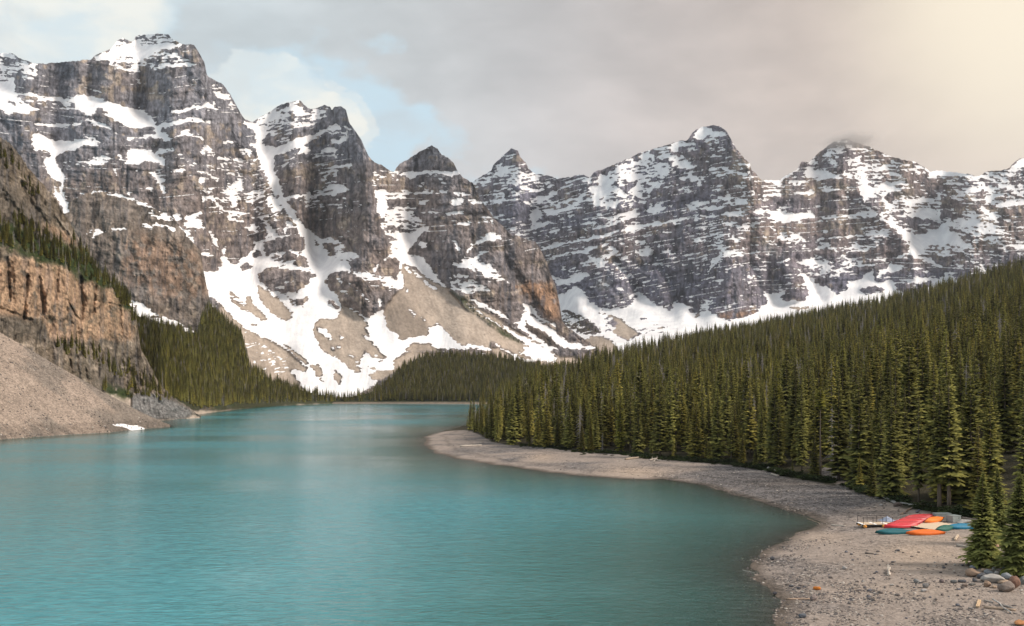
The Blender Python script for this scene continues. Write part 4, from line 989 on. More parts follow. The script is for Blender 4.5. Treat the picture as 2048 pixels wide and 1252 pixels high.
# talus cone in the left foreground
zH = dict(apron=0 * gx, gully=0 * gx, grey=(0.2, 0.2, 0.2), bcol=(0.2, 0.2, 0.2), brown=0 * gx, tan=0 * gx)
gull = fbm((gx * .75 - gy) / 22, (gx + gy) / 160, 4, 3); dkz = sstep(gull + .35 * np.exp(-((gy - 620 - gx * .72) / 38) ** 2) * sstep(gx, 60, 120), .50, .68)
pin = fbm(gx / 50, gy / 50, 2, 6)
gr = 0.82 + .36 * vnoise(gx / 1.7, gy / 1.3, 5)
low = sstep(gy, 842 - (gx - 150) * 0.04, 850 - (gx - 150) * .04)
H_rgba = []
for cc, dc in zip((0.290, 0.235, 0.197), (0.165, 0.145, 0.128)):
    H_rgba.append((cc * (1 - dkz * .75) + dc * dkz * .75) * gr * (0.93 + .16 * pin) * (1 - .22 * low))
H_rgba.append(inpoly(gx + WX * .5, gy + WY * .3, [(225, 849), (240, 847), (262, 850), (275, 851), (290, 857), (286, 861), (262, 860), (250, 855), (232, 853)]).astype(np.float32))
slope_H = Slope('scree_slope', -430, 352, 1.5, [(-430, 470), (-160, 600), (0, 665), (30, 682), (62, 700), (82, 712), (117, 733), (166, 760), (205, 784), (244, 803), (283, 825), (322, 842), (344, 852), (352, 855)],
                [(-430, 934), (-160, 905), (0, 882), (120, 873), (220, 867), (300, 859), (340, 855.5), (352, 856.6)], shore_dist([(-430, 934), (-160, 905), (0, 882), (120, 873), (220, 867), (300, 859), (340, 855.5), (352, 856.6)], -0.5), (0.70 + 0 * gx).astype(np.float32),
                1.6 * fbm(gx / 9, gy / 7, 3, 4) - 4 * ridged((gx * .75 - gy) / 50, (gx + gy) / 300, 2, 3) + .6 * vnoise(gx / 2, gy / 2, 2), H_rgba, M_SCREE, 1.3, 0.5, 7, back=(15, 60, 200))
# ------------------------------------------------------------------ shore, beach and forest floor
def W0(px, py, z=0.0):
    D_ = (CH - z) * F / (py - HY); return ((px - 1024) / F * D_, D_)
def WD(px, D_): return ((px - 1024) / F * D_, D_)
SHORE = [W0(*p) for p in [(1700, 2600), (1610, 1500), (1572, 1330), (1549, 1252), (1541, 1233), (1557, 1216), (1566, 1200), (1550, 1190), (1534, 1179), (1507, 1154), (1500, 1136), (1502, 1122), (1516, 1110), (1534, 1100), (1550, 1086), (1566, 1075), (1603, 1062),
         (1635, 1052), (1640, 1047), (1634, 1041), (1615, 1031), (1590, 1024), (1566, 1019), (1530, 1004), (1500, 997), (1468, 990), (1440, 980), (1415, 972), (1371, 965), (1322, 958), (1300, 959), (1240, 957), (1190, 953), (1139, 950), (1120, 946), (1094, 945),
         (1065, 939), (1042, 937), (1010, 931), (988, 930), (965, 925), (914, 917), (890, 909), (869, 907), (862, 899), (855, 895), (849, 887), (853, 881), (847, 874), (862, 869), (900, 859), (930, 851), (950, 847)]]
SHORE += [WD(972, 640), WD(1000, 900), WD(1060, 1330), WD(1100, 2600)]
LAND = SHORE + [WD(2700, 2600), WD(3400, 900), (600, -50), (40, -50), (30, 10)]
SH = np.array(SHORE, float)
def inland(x, y):
    x = np.asarray(x, np.float64); y = np.asarray(y, np.float64)
    wob = (fbm(x / 5 + 40, y / 5 + 40, 3, 2) - .5) * np.clip(y / 80, .5, 3)
    d = segdist(x, y, SH); s = inpoly(x, y, LAND)
    return np.where(s, d, -d) + wob
EDGE = [(930, 856), (950, 863), (985, 882), (1030, 889), (1100, 894), (1160, 903), (1200, 905), (1240, 907), (1322, 917), (1359, 919), (1402, 922), (1459, 927), (1517, 935), (1583, 951), (1640, 960), (1700, 973), (1737, 985), (1787, 1000), (1835, 1013), (1885, 1024), (1945, 1031), (2048, 1042), (2400, 1060)]
D0P = [(a, 18.2 * F / (b - HY)) for a, b in EDGE]
DSP = [(930, 500), (960, 540), (1000, 650), (1100, 850), (1180, 950), (1300, 1100), (1480, 1400), (1700, 1450), (1880, 1250), (2048, 1050), (2400, 950)]
ZSP = [(930, 1.5), (960, 2), (1000, 5), (1100, 23), (1180, 42), (1300, 64), (1480, 112), (1700, 150), (1880, 156), (2048, 158), (2400, 190)]
def zland(x, y, d=None):
    x = np.asarray(x, float); y = np.asarray(y, float)
    if d is None: d = inland(x, y)
    px = 1024 + F * x / np.maximum(y, 1)
    z = np.where(d > 0, 1.9 * (1 - np.exp(-np.maximum(d, 0) / 22)), np.maximum(d * 0.14, -7))
    D0 = pl(D0P, px); Ds = pl(DSP, px); zs = pl(ZSP, px)
    t = np.clip((y - D0) / (Ds - D0), 0, 1)
    hill = zs * (0.25 * t + 0.75 * t ** 1.3) + np.minimum(np.maximum(y - D0, 0), 200) / 200 * 5 * (fbm(x / 60 + 9, y / 60 + 9, 3, 4) - .5)
    hill = hill - np.maximum(y - Ds, 0) * 0.08
    z = z + np.where(d > 0, np.maximum(hill, 0) * sstep(d, 3, 25), 0)
    z = z + np.where(d > 0, 0.25 * (fbm(x / 7 + 3, y / 7 + 3, 3, 1) - .5), 0)
    return z
def on_ground(px, py):
    px = np.asarray(px, float); py = np.asarray(py, float)
    z = 1.4 + 0 * px
    for _ in range(6):
        D_ = (CH - z) * F / (py - HY); x = (px - 1024) / F * D_; z = 0.5 * z + 0.5 * zland(x, D_)
    return np.stack([x, D_, zland(x, D_)], -1)

# ground sheet
pxs = np.concatenate([np.arange(800, 2120, 3.0), np.arange(2120, 2700, 12.0)])
Ds_ = np.exp(np.concatenate([np.arange(math.log(34), math.log(400), 0.0075), np.arange(math.log(400), math.log(2600), 0.02)]))
PXg, Dg = np.meshgrid(pxs, Ds_)
Xg = (PXg - 1024) / F * Dg; Yg = Dg
dg = inland(Xg, Yg); Zg = zland(Xg, Yg, dg)
PYg = HY + F * (CH - Zg) / Dg
sand = c3((0.300, 0.252, 0.222)); peb = c3((0.140, 0.130, 0.130)); pale = c3((0.40, 0.315, 0.25)); wet = c3((0.070, 0.056, 0.044)); duff = c3((0.050, 0.044, 0.028))
pn = fbm(Xg / 9 + 5, Yg / 9 + 5, 4, 3)
pz = 0.25 + 0 * Xg
for cx_, cy_, rx_, ry_, a_ in [(1600, 985, 190, 45, .75), (1450, 950, 150, 25, .45), (1000, 900, 130, 25, .45), (1560, 1150, 90, 70, .5), (1700, 1225, 160, 30, .3), (1950, 1235, 120, 25, .35), (1180, 930, 130, 14, .2)]:
    pz = pz + a_ * np.exp(-((PXg - cx_) / rx_) ** 2 - ((PYg - cy_) / ry_) ** 2)
pz = sstep(pz + (pn - .5) * 1.1, .25, .85)
pa = 0 * Xg
for cx_, cy_, rx_, ry_, a_ in [(1850, 1110, 110, 28, .8), (1270, 945, 70, 12, .8), (1085, 915, 30, 8, .8), (1640, 1075, 60, 14, .5), (1880, 1075, 60, 8, .4), (1650, 965, 120, 9, .4), (1800, 1180, 160, 16, .35)]:
    pa = pa + a_ * np.exp(-((PXg - cx_) / rx_) ** 2 - ((PYg - cy_) / ry_) ** 2)
pa = np.clip(pa * (0.5 + pn), 0, 1)
colg = sand * (1 - pz) + peb * pz; colg = colg * (1 - pa) + pale * pa
wetm = 1 - sstep(dg, 0.2, 2.2 + 2.0 * pn); colg = colg * (1 - wetm * .8) + wet * wetm * .8
eg = Dg - pl(D0P, PXg) + (fbm(Xg / 4, Yg / 4, 3, 6) - .5) * 5
fl = sstep(eg, -2, 3); trail = segdist(PXg, PYg, np.array([(1690, 972), (1668, 955), (1650, 945), (1672, 925)], float)) < 9
fl = np.where(trail, .15, fl)
colg = colg * (1 - fl) + duff * fl
strand = sstep(ridged(dg / 7 + .25 * pn, Xg / 90, 1, 5), .82, .95) * (dg > 1) * (1 - fl) * sstep(Yg, 150, 200); colg = colg * (1 - .25 * strand)
ground = mesh_obj('beach_ground', np.stack([Xg, Yg, Zg], -1).reshape(-1, 3), grid_faces(len(Ds_), len(pxs)), None, smooth=True)
set_color(ground.data, np.concatenate([colg, (pz * (1 - fl))[None]]).reshape(4, -1).T); structure(ground)
m, t, b = principled('pebbly_sand', 0.95, 0.15)
at = t.node('ShaderNodeAttribute'); at.attribute_name = 'albedo'
pos = t.node('ShaderNodeTexCoord').outputs['Object']
v1 = t.node('ShaderNodeTexVoronoi'); t.l.new(pos, v1.inputs['Vector']); v1.inputs['Scale'].default_value = 3.2; v1.inputs['Randomness'].default_value = 1
v2 = t.node('ShaderNodeTexVoronoi'); t.l.new(pos, v2.inputs['Vector']); v2.inputs['Scale'].default_value = 1.3
bw = t.node('ShaderNodeRGBToBW'); t.l.new(v1.outputs['Color'], bw.inputs[0]); bw2 = t.node('ShaderNodeRGBToBW'); t.l.new(v2.outputs['Color'], bw2.inputs[0])
n1 = t.noise(pos, 0.6, 6, 0.65); n2 = t.noise(pos, 7, 4, 0.7)
st = t.math('ADD', 0.25, t.math('MULTIPLY', at.outputs['Alpha'], 0.75))
k1 = t.math('MULTIPLY', t.math('SUBTRACT', bw.outputs[0], 0.5), 1.7); k2 = t.math('MULTIPLY', t.math('SUBTRACT', bw2.outputs[0], 0.5), 0.8)
g = t.math('ADD', 1.0, t.math('MULTIPLY', t.math('ADD', k1, k2), st))
g = t.math('ADD', g, t.math('ADD', t.math('MULTIPLY', t.math('SUBTRACT', n1, 0.5), 0.7), t.math('MULTIPLY', t.math('SUBTRACT', n2, 0.5), 0.5)))
g = t.math('MAXIMUM', g, 0.25)
sc = t.node('ShaderNodeVectorMath', operation='SCALE'); t.l.new(at.outputs['Color'], sc.inputs[0]); t.l.new(g, sc.inputs['Scale']); t.l.new(sc.outputs[0], b.inputs['Base Color'])
bump(t, b, t.math('ADD', v1.outputs['Distance'], n2), 0.8, 0.12)
ground.data.materials.append(m)

# ------------------------------------------------------------------ lake
wpx = np.concatenate([np.arange(-2600, -500, 40.0), np.arange(-500, 1500, 8.0), np.arange(1500, 2100, 4.0)]); wD = np.exp(np.arange(math.log(18), math.log(1700), 0.012))
Xw_, Dw_ = np.meshgrid(wpx, wD); Xw = (Xw_ - 1024) / F * Dw_
dep = -inland(Xw, Dw_)
leftshore = np.array([W0(*p) for p in [(-160, 905), (0, 881), (120, 873), (220, 867), (300, 859), (344, 853), (330, 840), (368, 833), (416, 826), (480, 818), (560, 811), (660, 807), (760, 807), (960, 808)]])
dl = segdist(Xw, Dw_, leftshore)
dep = np.minimum(dep, dl * 3.0 + 4)
lake = mesh_obj('lake', np.stack([Xw, Dw_, 0 * Xw], -1).reshape(-1, 3), grid_faces(len(wD), len(wpx)), None, smooth=True); structure(lake)
a = lake.data.attributes.new('offshore', 'FLOAT', 'POINT'); a.data.foreach_set('value', dep.astype(np.float32).ravel())
m = bpy.data.materials.new('glacial_water'); m.use_nodes = True; t = NT(m.node_tree); t.n.clear()
o_ = t.node('ShaderNodeOutputMaterial'); at = t.node('ShaderNodeAttribute'); at.attribute_name = 'offshore'
pos = t.node('ShaderNodeTexCoord').outputs['Object']
silt = t.math('SUBTRACT', 1.0, t.math('POWER', 2.718, t.math('MULTIPLY', t.math('MAXIMUM', at.outputs['Fac'], 0.0), -0.095)))
silt = t.math('ADD', t.math('MULTIPLY', silt, 0.93), 0.05)
patch = t.noise(t.mapping(pos, (0.006, 0.012, 1)), 1.0, 4, 0.55)
w1 = t.noise(t.mapping(pos, (0.5, 1.15, 1), rot=(0, 0, 0.12)), 1.0, 4, 0.62, 0.6)
w2 = t.noise(t.mapping(pos, (0.14, 0.30, 1), rot=(0, 0, -0.1)), 1.0, 3, 0.55, 0.5)
w3 = t.noise(t.mapping(pos, (1.2, 3.4, 1), rot=(0, 0, 0.05)), 1.0, 3, 0.6, 0.4)
hgt = t.math('ADD', t.math('ADD', t.math('MULTIPLY', w1, 0.24), t.math('MULTIPLY', w2, 0.24)), t.math('MULTIPLY', w3, 0.05))
amp = t.ramp(patch, 0.35, 0.65, 0.3, 1.15)
bn = t.node('ShaderNodeBump'); bn.inputs['Distance'].default_value = 1.0; t.l.new(t.math('MULTIPLY', amp, 1.0), bn.inputs['Strength']); t.l.new(hgt, bn.inputs['Height'])
teal = t.mix(t.ramp(w1, 0.3, 0.7), (0.044, 0.235, 0.285), (0.078, 0.330, 0.382))
shal = t.mix(t.ramp(at.outputs['Fac'], 0.0, 60.0), (0.035, 0.140, 0.125), teal)
df = t.node('ShaderNodeBsdfDiffuse'); t.l.new(shal, df.inputs['Color']); t.l.new(bn.outputs[0], df.inputs['Normal'])
tr = t.node('ShaderNodeBsdfTransparent'); tr.inputs['Color'].default_value = (0.62, 0.70, 0.62, 1)
mx = t.node('ShaderNodeMixShader'); t.l.new(silt, mx.inputs[0]); t.l.new(tr.outputs[0], mx.inputs[1]); t.l.new(df.outputs[0], mx.inputs[2])
gl = t.node('ShaderNodeBsdfGlossy'); gl.inputs['Roughness'].default_value = 0.10; t.l.new(bn.outputs[0], gl.inputs['Normal'])
fr = t.node('ShaderNodeFresnel'); fr.inputs['IOR'].default_value = 1.33; t.l.new(bn.outputs[0], fr.inputs['Normal'])
mx2 = t.node('ShaderNodeMixShader'); t.l.new(fr.outputs[0], mx2.inputs[0]); t.l.new(mx.outputs[0], mx2.inputs[1]); t.l.new(gl.outputs[0], mx2.inputs[2])
t.l.new(mx2.outputs[0], o_.inputs['Surface']); lake.data.materials.append(m)
bed = mesh_obj('lake_bed', [(-900, -60, -8), (2200, -60, -8), (2200, 1900, -8), (-900, 1900, -8)], [(0, 1, 2, 3)], None); structure(bed)
mb, tb, bb = principled('silt_bed', 1.0, 0.0); bb.inputs['Base Color'].default_value = (0.12, 0.13, 0.10, 1); bed.data.materials.append(mb)

# ------------------------------------------------------------------ trees
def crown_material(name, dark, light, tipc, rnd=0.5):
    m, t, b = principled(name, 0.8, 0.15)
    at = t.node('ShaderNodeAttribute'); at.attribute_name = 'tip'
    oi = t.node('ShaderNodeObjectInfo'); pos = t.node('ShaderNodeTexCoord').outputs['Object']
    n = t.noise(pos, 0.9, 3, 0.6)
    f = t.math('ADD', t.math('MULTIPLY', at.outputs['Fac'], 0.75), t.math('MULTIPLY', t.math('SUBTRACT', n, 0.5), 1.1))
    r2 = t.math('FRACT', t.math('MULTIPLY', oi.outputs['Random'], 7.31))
    base = t.mix(t.ramp(f, 0.1, 0.95), dark, light)  # dark inside, pale tips: young growth, plus light and shade painted into the colour
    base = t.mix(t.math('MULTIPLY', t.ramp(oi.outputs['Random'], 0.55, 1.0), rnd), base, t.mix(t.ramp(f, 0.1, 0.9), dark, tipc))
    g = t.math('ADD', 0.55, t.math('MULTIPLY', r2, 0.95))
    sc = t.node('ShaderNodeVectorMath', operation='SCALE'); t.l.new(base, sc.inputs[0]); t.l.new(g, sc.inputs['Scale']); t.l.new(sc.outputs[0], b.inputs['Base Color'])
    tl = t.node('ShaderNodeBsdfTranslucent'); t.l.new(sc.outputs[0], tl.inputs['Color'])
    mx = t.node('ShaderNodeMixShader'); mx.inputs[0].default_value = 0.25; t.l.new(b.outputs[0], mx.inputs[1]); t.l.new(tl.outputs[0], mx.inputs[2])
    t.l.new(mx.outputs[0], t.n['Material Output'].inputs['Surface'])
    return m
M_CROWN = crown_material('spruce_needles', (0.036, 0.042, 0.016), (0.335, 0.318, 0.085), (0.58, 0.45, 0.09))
M_GOLD = crown_material('yellowing_needles', (0.050, 0.055, 0.012), (0.240, 0.220, 0.035), (0.38, 0.27, 0.04))
M_BUSH = crown_material('shrub_leaves', (0.018, 0.028, 0.012), (0.060, 0.080, 0.030), (0.10, 0.11, 0.035))
mt_, t, b = principled('spruce_bark', 0.95, 0.1); pos = t.node('ShaderNodeTexCoord').outputs['Object']
t.l.new(t.mix(t.noise(t.mapping(pos, (6, 6, 1.2)), 1.0, 4), (0.07, 0.052, 0.040), (0.24, 0.195, 0.155)), b.inputs['Base Color']); M_BARK = mt_
md_, t, b = principled('dead_grey_wood', 0.95, 0.1); pos = t.node('ShaderNodeTexCoord').outputs['Object']
t.l.new(t.mix(t.noise(t.mapping(pos, (5, 5, 1)), 1.0, 4), (0.15, 0.135, 0.13), (0.34, 0.31, 0.30)), b.inputs['Base Color']); M_DEAD = md_

def conifer_mesh(name, H, Rr, seed, bare=0.05, step=0.42, nb=8, twigs=2, lush=1.0, mat=None, gapp=0.12, top_narrow=0.85):
    r = np.random.default_rng(seed); V = []; T = []; Fa = []
    def kite(p0, dr, side, L, w_, dr_d, t0, t1):
        a = p0; bq = p0 + dr * L * .45 + side * w_ + np.array([0, 0, -dr_d]); c = p0 + dr * L; d_ = p0 + dr * L * .45 - side * w_ + np.array([0, 0, -dr_d])
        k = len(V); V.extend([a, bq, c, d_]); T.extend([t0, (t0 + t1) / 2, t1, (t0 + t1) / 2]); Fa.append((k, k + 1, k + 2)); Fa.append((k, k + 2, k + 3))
    z = bare * H; hole_az = r.uniform(0, 6.28)
    while z < H * 0.985:
        tt = (z / H - bare) / (1 - bare)
        rad = Rr * ((1 - tt) ** top_narrow) * (0.55 + 0.45 * min(1, tt * 7 + .35)) * r.uniform(0.78, 1.15)
        n = max(4, int(nb * (0.6 + 0.5 * (1 - tt))))
        a0 = r.uniform(0, 6.28)
        for j in range(n):
            if r.random() < gapp: continue
            az_ = a0 + 6.283 * j / n + r.uniform(-.35, .35); L = max(0.18, rad * r.uniform(.65, 1.15))
            pit = (-0.38 + 0.95 * tt ** 1.3) + r.uniform(-.15, .15)
            dr = np.array([math.cos(az_) * math.cos(pit), math.sin(az_) * math.cos(pit), math.sin(pit)]); side = np.array([-math.sin(az_), math.cos(az_), 0.0])
            p0 = np.array([0, 0, z + r.uniform(-.15, .15)]); wv = (0.13 + .17 * L) * lush
            kite(p0, dr, side, L, wv, wv * .8, 0.0, 1.0)
            for q in range(twigs):
                f = r.uniform(.3, .85); sgn = 1 if q % 2 else -1
                d2 = dr * .75 + side * sgn * .75 + np.array([0, 0, -.25]); d2 /= np.linalg.norm(d2); s2 = np.cross(d2, [0, 0, 1]); s2 /= np.linalg.norm(s2) + 1e-6
                kite(p0 + dr * L * f, d2, s2, L * (.5 - .2 * f) + .12, (.08 + .06 * L) * lush, .06, f, 1.0)
        z += step * (0.75 + 0.4 * (1 - tt)) * r.uniform(.85, 1.15)
    for q in range(4):
        az_ = q * 1.6; kite(np.array([0, 0, H * .96]), np.array([0, 0, 1.0]), np.array([math.cos(az_), math.sin(az_), 0]), H * .045, .07, 0, .5, 1)
    o = mesh_obj(name, V, Fa, mat or M_CROWN)
    a = o.data.attributes.new('tip', 'FLOAT', 'POINT'); a.data.foreach_set('value', np.array(T, np.float32))
    return o
def tube(path, rads, n=7):
    path = np.array(path, float); V = []; Fc = []
    for i, p in enumerate(path):
        d_ = path[min(i + 1, len(path) - 1)] - path[max(i - 1, 0)]; d_ /= np.linalg.norm(d_) + 1e-9
        u_ = np.cross(d_, [0.31, 0.95, 0.02]); u_ /= np.linalg.norm(u_) + 1e-9; v_ = np.cross(d_, u_)
        for j in range(n):
            a_ = 6.283 * j / n; V.append(p + rads[i] * (math.cos(a_) * u_ + math.sin(a_) * v_))
    for i in range(len(path) - 1):
        for j in range(n): Fc.append((i * n + j, i * n + (j + 1) % n, (i + 1) * n + (j + 1) % n, (i + 1) * n + j))
    k = len(V); V.append(path[0]); V.append(path[-1])
    for j in range(n): Fc.append((k, (j + 1) % n, j, j)); e_ = (len(path) - 1) * n; Fc.append((k + 1, e_ + j, e_ + (j + 1) % n, e_ + (j + 1) % n))
    return V, Fc
def poly_obj(name, V, Fc, mat, parent=None, smooth=False):
    me = bpy.data.meshes.new(name)
    me.from_pydata([tuple(map(float, v)) for v in V], [], [tuple(dict.fromkeys(int(i) for i in f)) for f in Fc])
    me.update()
    if smooth: me.polygons.foreach_set('use_smooth', [True] * len(me.polygons))
    if mat: me.materials.append(mat)
    o = bpy.data.objects.new(name, me); col.objects.link(o)
    if parent: o.parent = parent
    return o
def trunk_mesh(name, H, r0, seed, mat=None):
    r = np.random.default_rng(seed); P = [(r.uniform(-.05, .05) * i, r.uniform(-.05, .05) * i, H * i / 7 - (0.3 if i == 0 else 0)) for i in range(8)]; P[0] = (0, 0, -.4)
    P = [(p[0] * .3, p[1] * .3, p[2]) for p in P]
    V, Fc = tube(P, [r0 * (1 - i / 7.6) for i in range(8)], 6); return poly_obj(name, V, Fc, mat or M_BARK, smooth=True)
def tag(o, label=None, cat=None, group=None, kind=None):
    if label: o['label'] = label
    if cat: o['category'] = cat
    if group: o['group'] = group
    if kind: o['kind'] = kind
    return o
def empty(name, loc, rz=0.0, scale=None):
    o = bpy.data.objects.new(name, None); col.objects.link(o); o.empty_display_size = 0.3
    o.location = tuple(map(float, loc)); o.rotation_euler = (0, 0, rz)
    if scale: o.scale = scale
    return o

VAR = []   # (crown mesh, trunk mesh, nominal height)
specs = [(20, 2.8, .05, .42, 8, .12, .85), (20, 2.2, .10, .40, 7, .18, .75), (20, 3.2, .03, .46, 8, .15, .95), (20, 2.5, .16, .44, 7, .25, .7), (20, 2.7, .07, .40, 8, .20, 1.0), (20, 3.5, .04, .48, 8, .2, .8)]
for i, (H_, R_, ba, stp, nb_, gp_, tn_) in enumerate(specs):
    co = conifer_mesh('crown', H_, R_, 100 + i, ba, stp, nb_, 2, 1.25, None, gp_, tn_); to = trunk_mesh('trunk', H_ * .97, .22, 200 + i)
    VAR.append((co, to))
def snag(seed, H_):
    r = np.random.default_rng(seed); V, Fc = tube([(0, 0, -.3), (.05, 0, H_ * .3), (-.05, .1, H_ * .65), (0, 0, H_)], [.26, .2, .13, .03], 7); tk = poly_obj('trunk', V, Fc, M_DEAD); V, Fc = [], []
    for i in range(80):
        z_ = r.uniform(.1, .96) * H_; a_ = r.uniform(0, 6.28); L = (1 - z_ / H_ * .95) * 2.4 * r.uniform(.5, 1.1) + .3; p0 = np.array([0, 0, z_])
        v_, f_ = tube([p0, p0 + np.array([math.cos(a_) * L * .6, math.sin(a_) * L * .6, -.15 * L]), p0 + np.array([math.cos(a_) * L, math.sin(a_) * L, -.55 * L])], [.07, .05, .02], 4); k = len(V); V += v_; Fc += [tuple(k + x for x in ff) for ff in f_]
    return poly_obj('crown', V, Fc, M_DEAD), tk
VAR.append(snag(77, 17.0))
# forest stand on the right shore: jittered plan positions
pts = []
def ring(d0, d1, sp):
    d = d0
    while d < d1:
        half0, half1 = (925 - 1024) / F * d, (2200 - 1024) / F * d
        xs = np.arange(half0, half1, sp); xs = xs + rng.uniform(-.48, .48, len(xs)) * sp; ys = d + rng.uniform(-.48, .48, len(xs)) * sp
        pts.append(np.stack([xs, ys], -1)); d += sp
ring(110, 420, 5.4); ring(420, 800, 6.6); ring(800, 1520, 8.2)
P2 = np.concatenate(pts); pxt = 1024 + F * P2[:, 0] / P2[:, 1]
dn = inland(P2[:, 0], P2[:, 1]); D0t = pl(D0P, pxt); Dst = pl(DSP, pxt)
depth_in = P2[:, 1] - D0t
ok = (dn > 5) & (depth_in > 0.3) & (P2[:, 1] < Dst + 60) & (pxt > 930)
pyt = HY + F * 18.2 / P2[:, 1]
ok &= ~((np.abs(pxt - 1665) < 10) & (depth_in < 22)) & ~((np.abs(pxt - 1221) < 7) & (depth_in < 10)) & ~((np.abs(pxt - 1889) < 24) & (depth_in < 6))
ok &= rng.random(len(P2)) > .04 + .75 * sstep(fbm(P2[:, 0] / 16 + 3, P2[:, 1] / 20 + 3, 2, 6), .60, .74)
P2 = P2[ok]; pxt = pxt[ok]; depth_in = depth_in[ok]
nT = len(P2); zt = zland(P2[:, 0], P2[:, 1])
Ht = rng.normal(18.5, 3.6, nT) + 11 * (fbm(P2[:, 0] / 14, P2[:, 1] / 14, 2, 3) - .5) + 3.5 * sstep(pxt, 1500, 1950) - 3 * (1 - sstep(pxt, 960, 1080)) - 4.5 * (1 - sstep(pxt, 958, 1010)); Ht = np.clip(Ht, 7, 28)
small = (rng.random(nT) < np.where(depth_in < 7, .42, .05)); Ht = np.where(small, Ht * rng.uniform(.25, .6, nT), Ht)
Ht = Ht * (1 - .15 * sstep(P2[:, 1], 900, 1400))
var_t = np.where(rng.random(nT) < .03, 6, rng.integers(0, 6, nT)); wd_t = rng.uniform(.85, 1.25, nT) * np.where(small, 1.2, 1); rot_t = rng.uniform(0, 6.28, nT)
# the tallest in view become single trees: count what each shows
order = np.argsort(P2[:, 1]); occ = np.zeros((626, 1024), bool); vis = np.zeros(nT)
for i in order:
    D_ = P2[i, 1]; cx_ = pxt[i] / 2; yb = (HY + F * (CH - zt[i]) / D_) / 2; hh = F * Ht[i] / D_ / 2; wq = hh * .11 * wd_t[i]
    y0, y1 = int(max(0, yb - hh)), int(min(625, yb))
    if y1 <= y0 or cx_ < -20 or cx_ > 1044: continue
    c = 0
    for y in range(y0, y1, 2):
        hw = wq * (y - (yb - hh)) / hh + .5; a_, b_ = int(max(0, cx_ - hw)), int(min(1024, cx_ + hw + 1))
        if b_ > a_:
            rowv = occ[y, a_:b_]; c += (b_ - a_) - int(rowv.sum()); rowv[:] = True
    vis[i] = c
hero = np.argsort(-vis)[:280]; heroset = np.zeros(nT, bool); heroset[hero] = True
PLACE = ['on the point by the lake', 'around the dead grey tree', 'around the bright yellow spruce', 'above the middle beach', 'by the shrub bank', 'between trail opening and dock', 'behind the canoes', 'behind the lone beach spruce']
used = set()
for i in hero:
    v_ = int(var_t[i]); k_ = Ht[i] / 20
    where = PLACE[int(np.searchsorted([1060, 1200, 1330, 1500, 1640, 1800, 1950], pxt[i]))]
    if v_ == 6: lb = 'bare grey dead spruce standing among the living ones ' + where; gp_ = 'dead spruces ' + where
    elif small[i] and depth_in[i] < 12: lb = 'short young spruce at the forest edge ' + where; gp_ = 'young spruces at the forest edge ' + where
    elif depth_in[i] < 6: lb = 'spruce with its foot right on the beach edge ' + where; gp_ = 'outermost spruces ' + where
    elif depth_in[i] < 14: lb = 'spruce one step inside the forest edge ' + where; gp_ = 'spruces one step inside the edge ' + where
    elif Ht[i] > 23.5: lb = 'very tall spruce topping its neighbours inside the forest ' + where; gp_ = 'tallest inner spruces ' + where
    else: lb = 'spruce of ordinary height deep in the forest ' + where; gp_ = 'inner spruces ' + where
    o = empty('spruce_tree', (P2[i, 0], P2[i, 1], zt[i]), float(rot_t[i]), (k_ * wd_t[i], k_ * wd_t[i], k_)); tag(o, lb, 'tree', gp_)
    for src in VAR[v_]:
        c = src if (v_, src.name) not in used else src.copy()
        if c is src: used.add((v_, src.name))
        else: col.objects.link(c)
        c.parent = o

def scatter(name, P, rot, scl, var, variants, label=None, mat=None):
    """one stuff object: instances of the given objects on points"""
    me = bpy.data.meshes.new(name); me.vertices.add(len(P)); me.vertices.foreach_set('co', np.asarray(P, np.float32).ravel())
    a = me.attributes.new('turn', 'FLOAT_VECTOR', 'POINT'); a.data.foreach_set('vector', np.asarray(rot, np.float32).ravel())
    a = me.attributes.new('size', 'FLOAT_VECTOR', 'POINT'); a.data.foreach_set('vector', np.asarray(scl, np.float32).ravel())
    a = me.attributes.new('kind_index', 'INT', 'POINT'); a.data.foreach_set('value', np.asarray(var, np.int32))
    o = bpy.data.objects.new(name, me); col.objects.link(o); o['kind'] = 'stuff'
    if label: o['label'] = label
    ng = bpy.data.node_groups.new(name, 'GeometryNodeTree'); ng.interface.new_socket('Geometry', in_out='INPUT', socket_type='NodeSocketGeometry'); ng.interface.new_socket('Geometry', in_out='OUTPUT', socket_type='NodeSocketGeometry')
    N = ng.nodes; L_ = ng.links; gi = N.new('NodeGroupInput'); go = N.new('NodeGroupOutput')
    ip = N.new('GeometryNodeInstanceOnPoints'); L_.new(gi.outputs[0], ip.inputs['Points'])
    jn = N.new('GeometryNodeJoinGeometry')
    for objs in variants:
        jj = N.new('GeometryNodeJoinGeometry')
        for ob in objs:
            oi = N.new('GeometryNodeObjectInfo'); oi.inputs['Object'].default_value = ob; L_.new(oi.outputs['Geometry'], jj.inputs[0])
        g2 = N.new('GeometryNodeGeometryToInstance'); L_.new(jj.outputs[0], g2.inputs[0]); L_.new(g2.outputs[0], jn.inputs[0])
    L_.new(jn.outputs[0], ip.inputs['Instance']); ip.inputs['Pick Instance'].default_value = True
    for nm, ty, sk in (('turn', 'FLOAT_VECTOR', 'Rotation'), ('size', 'FLOAT_VECTOR', 'Scale'), ('kind_index', 'INT', 'Instance Index')):
        na = N.new('GeometryNodeInputNamedAttribute'); na.data_type = ty; na.inputs['Name'].default_value = nm
        src = na.outputs['Attribute']
        if sk == 'Rotation':
            er = N.new('FunctionNodeEulerToRotation'); L_.new(src, er.inputs[0]); src = er.outputs[0]
        L_.new(src, ip.inputs[sk])
    L_.new(ip.outputs[0], go.inputs[0])
    md = o.modifiers.new('scatter', 'NODES'); md.node_group = ng
    return o
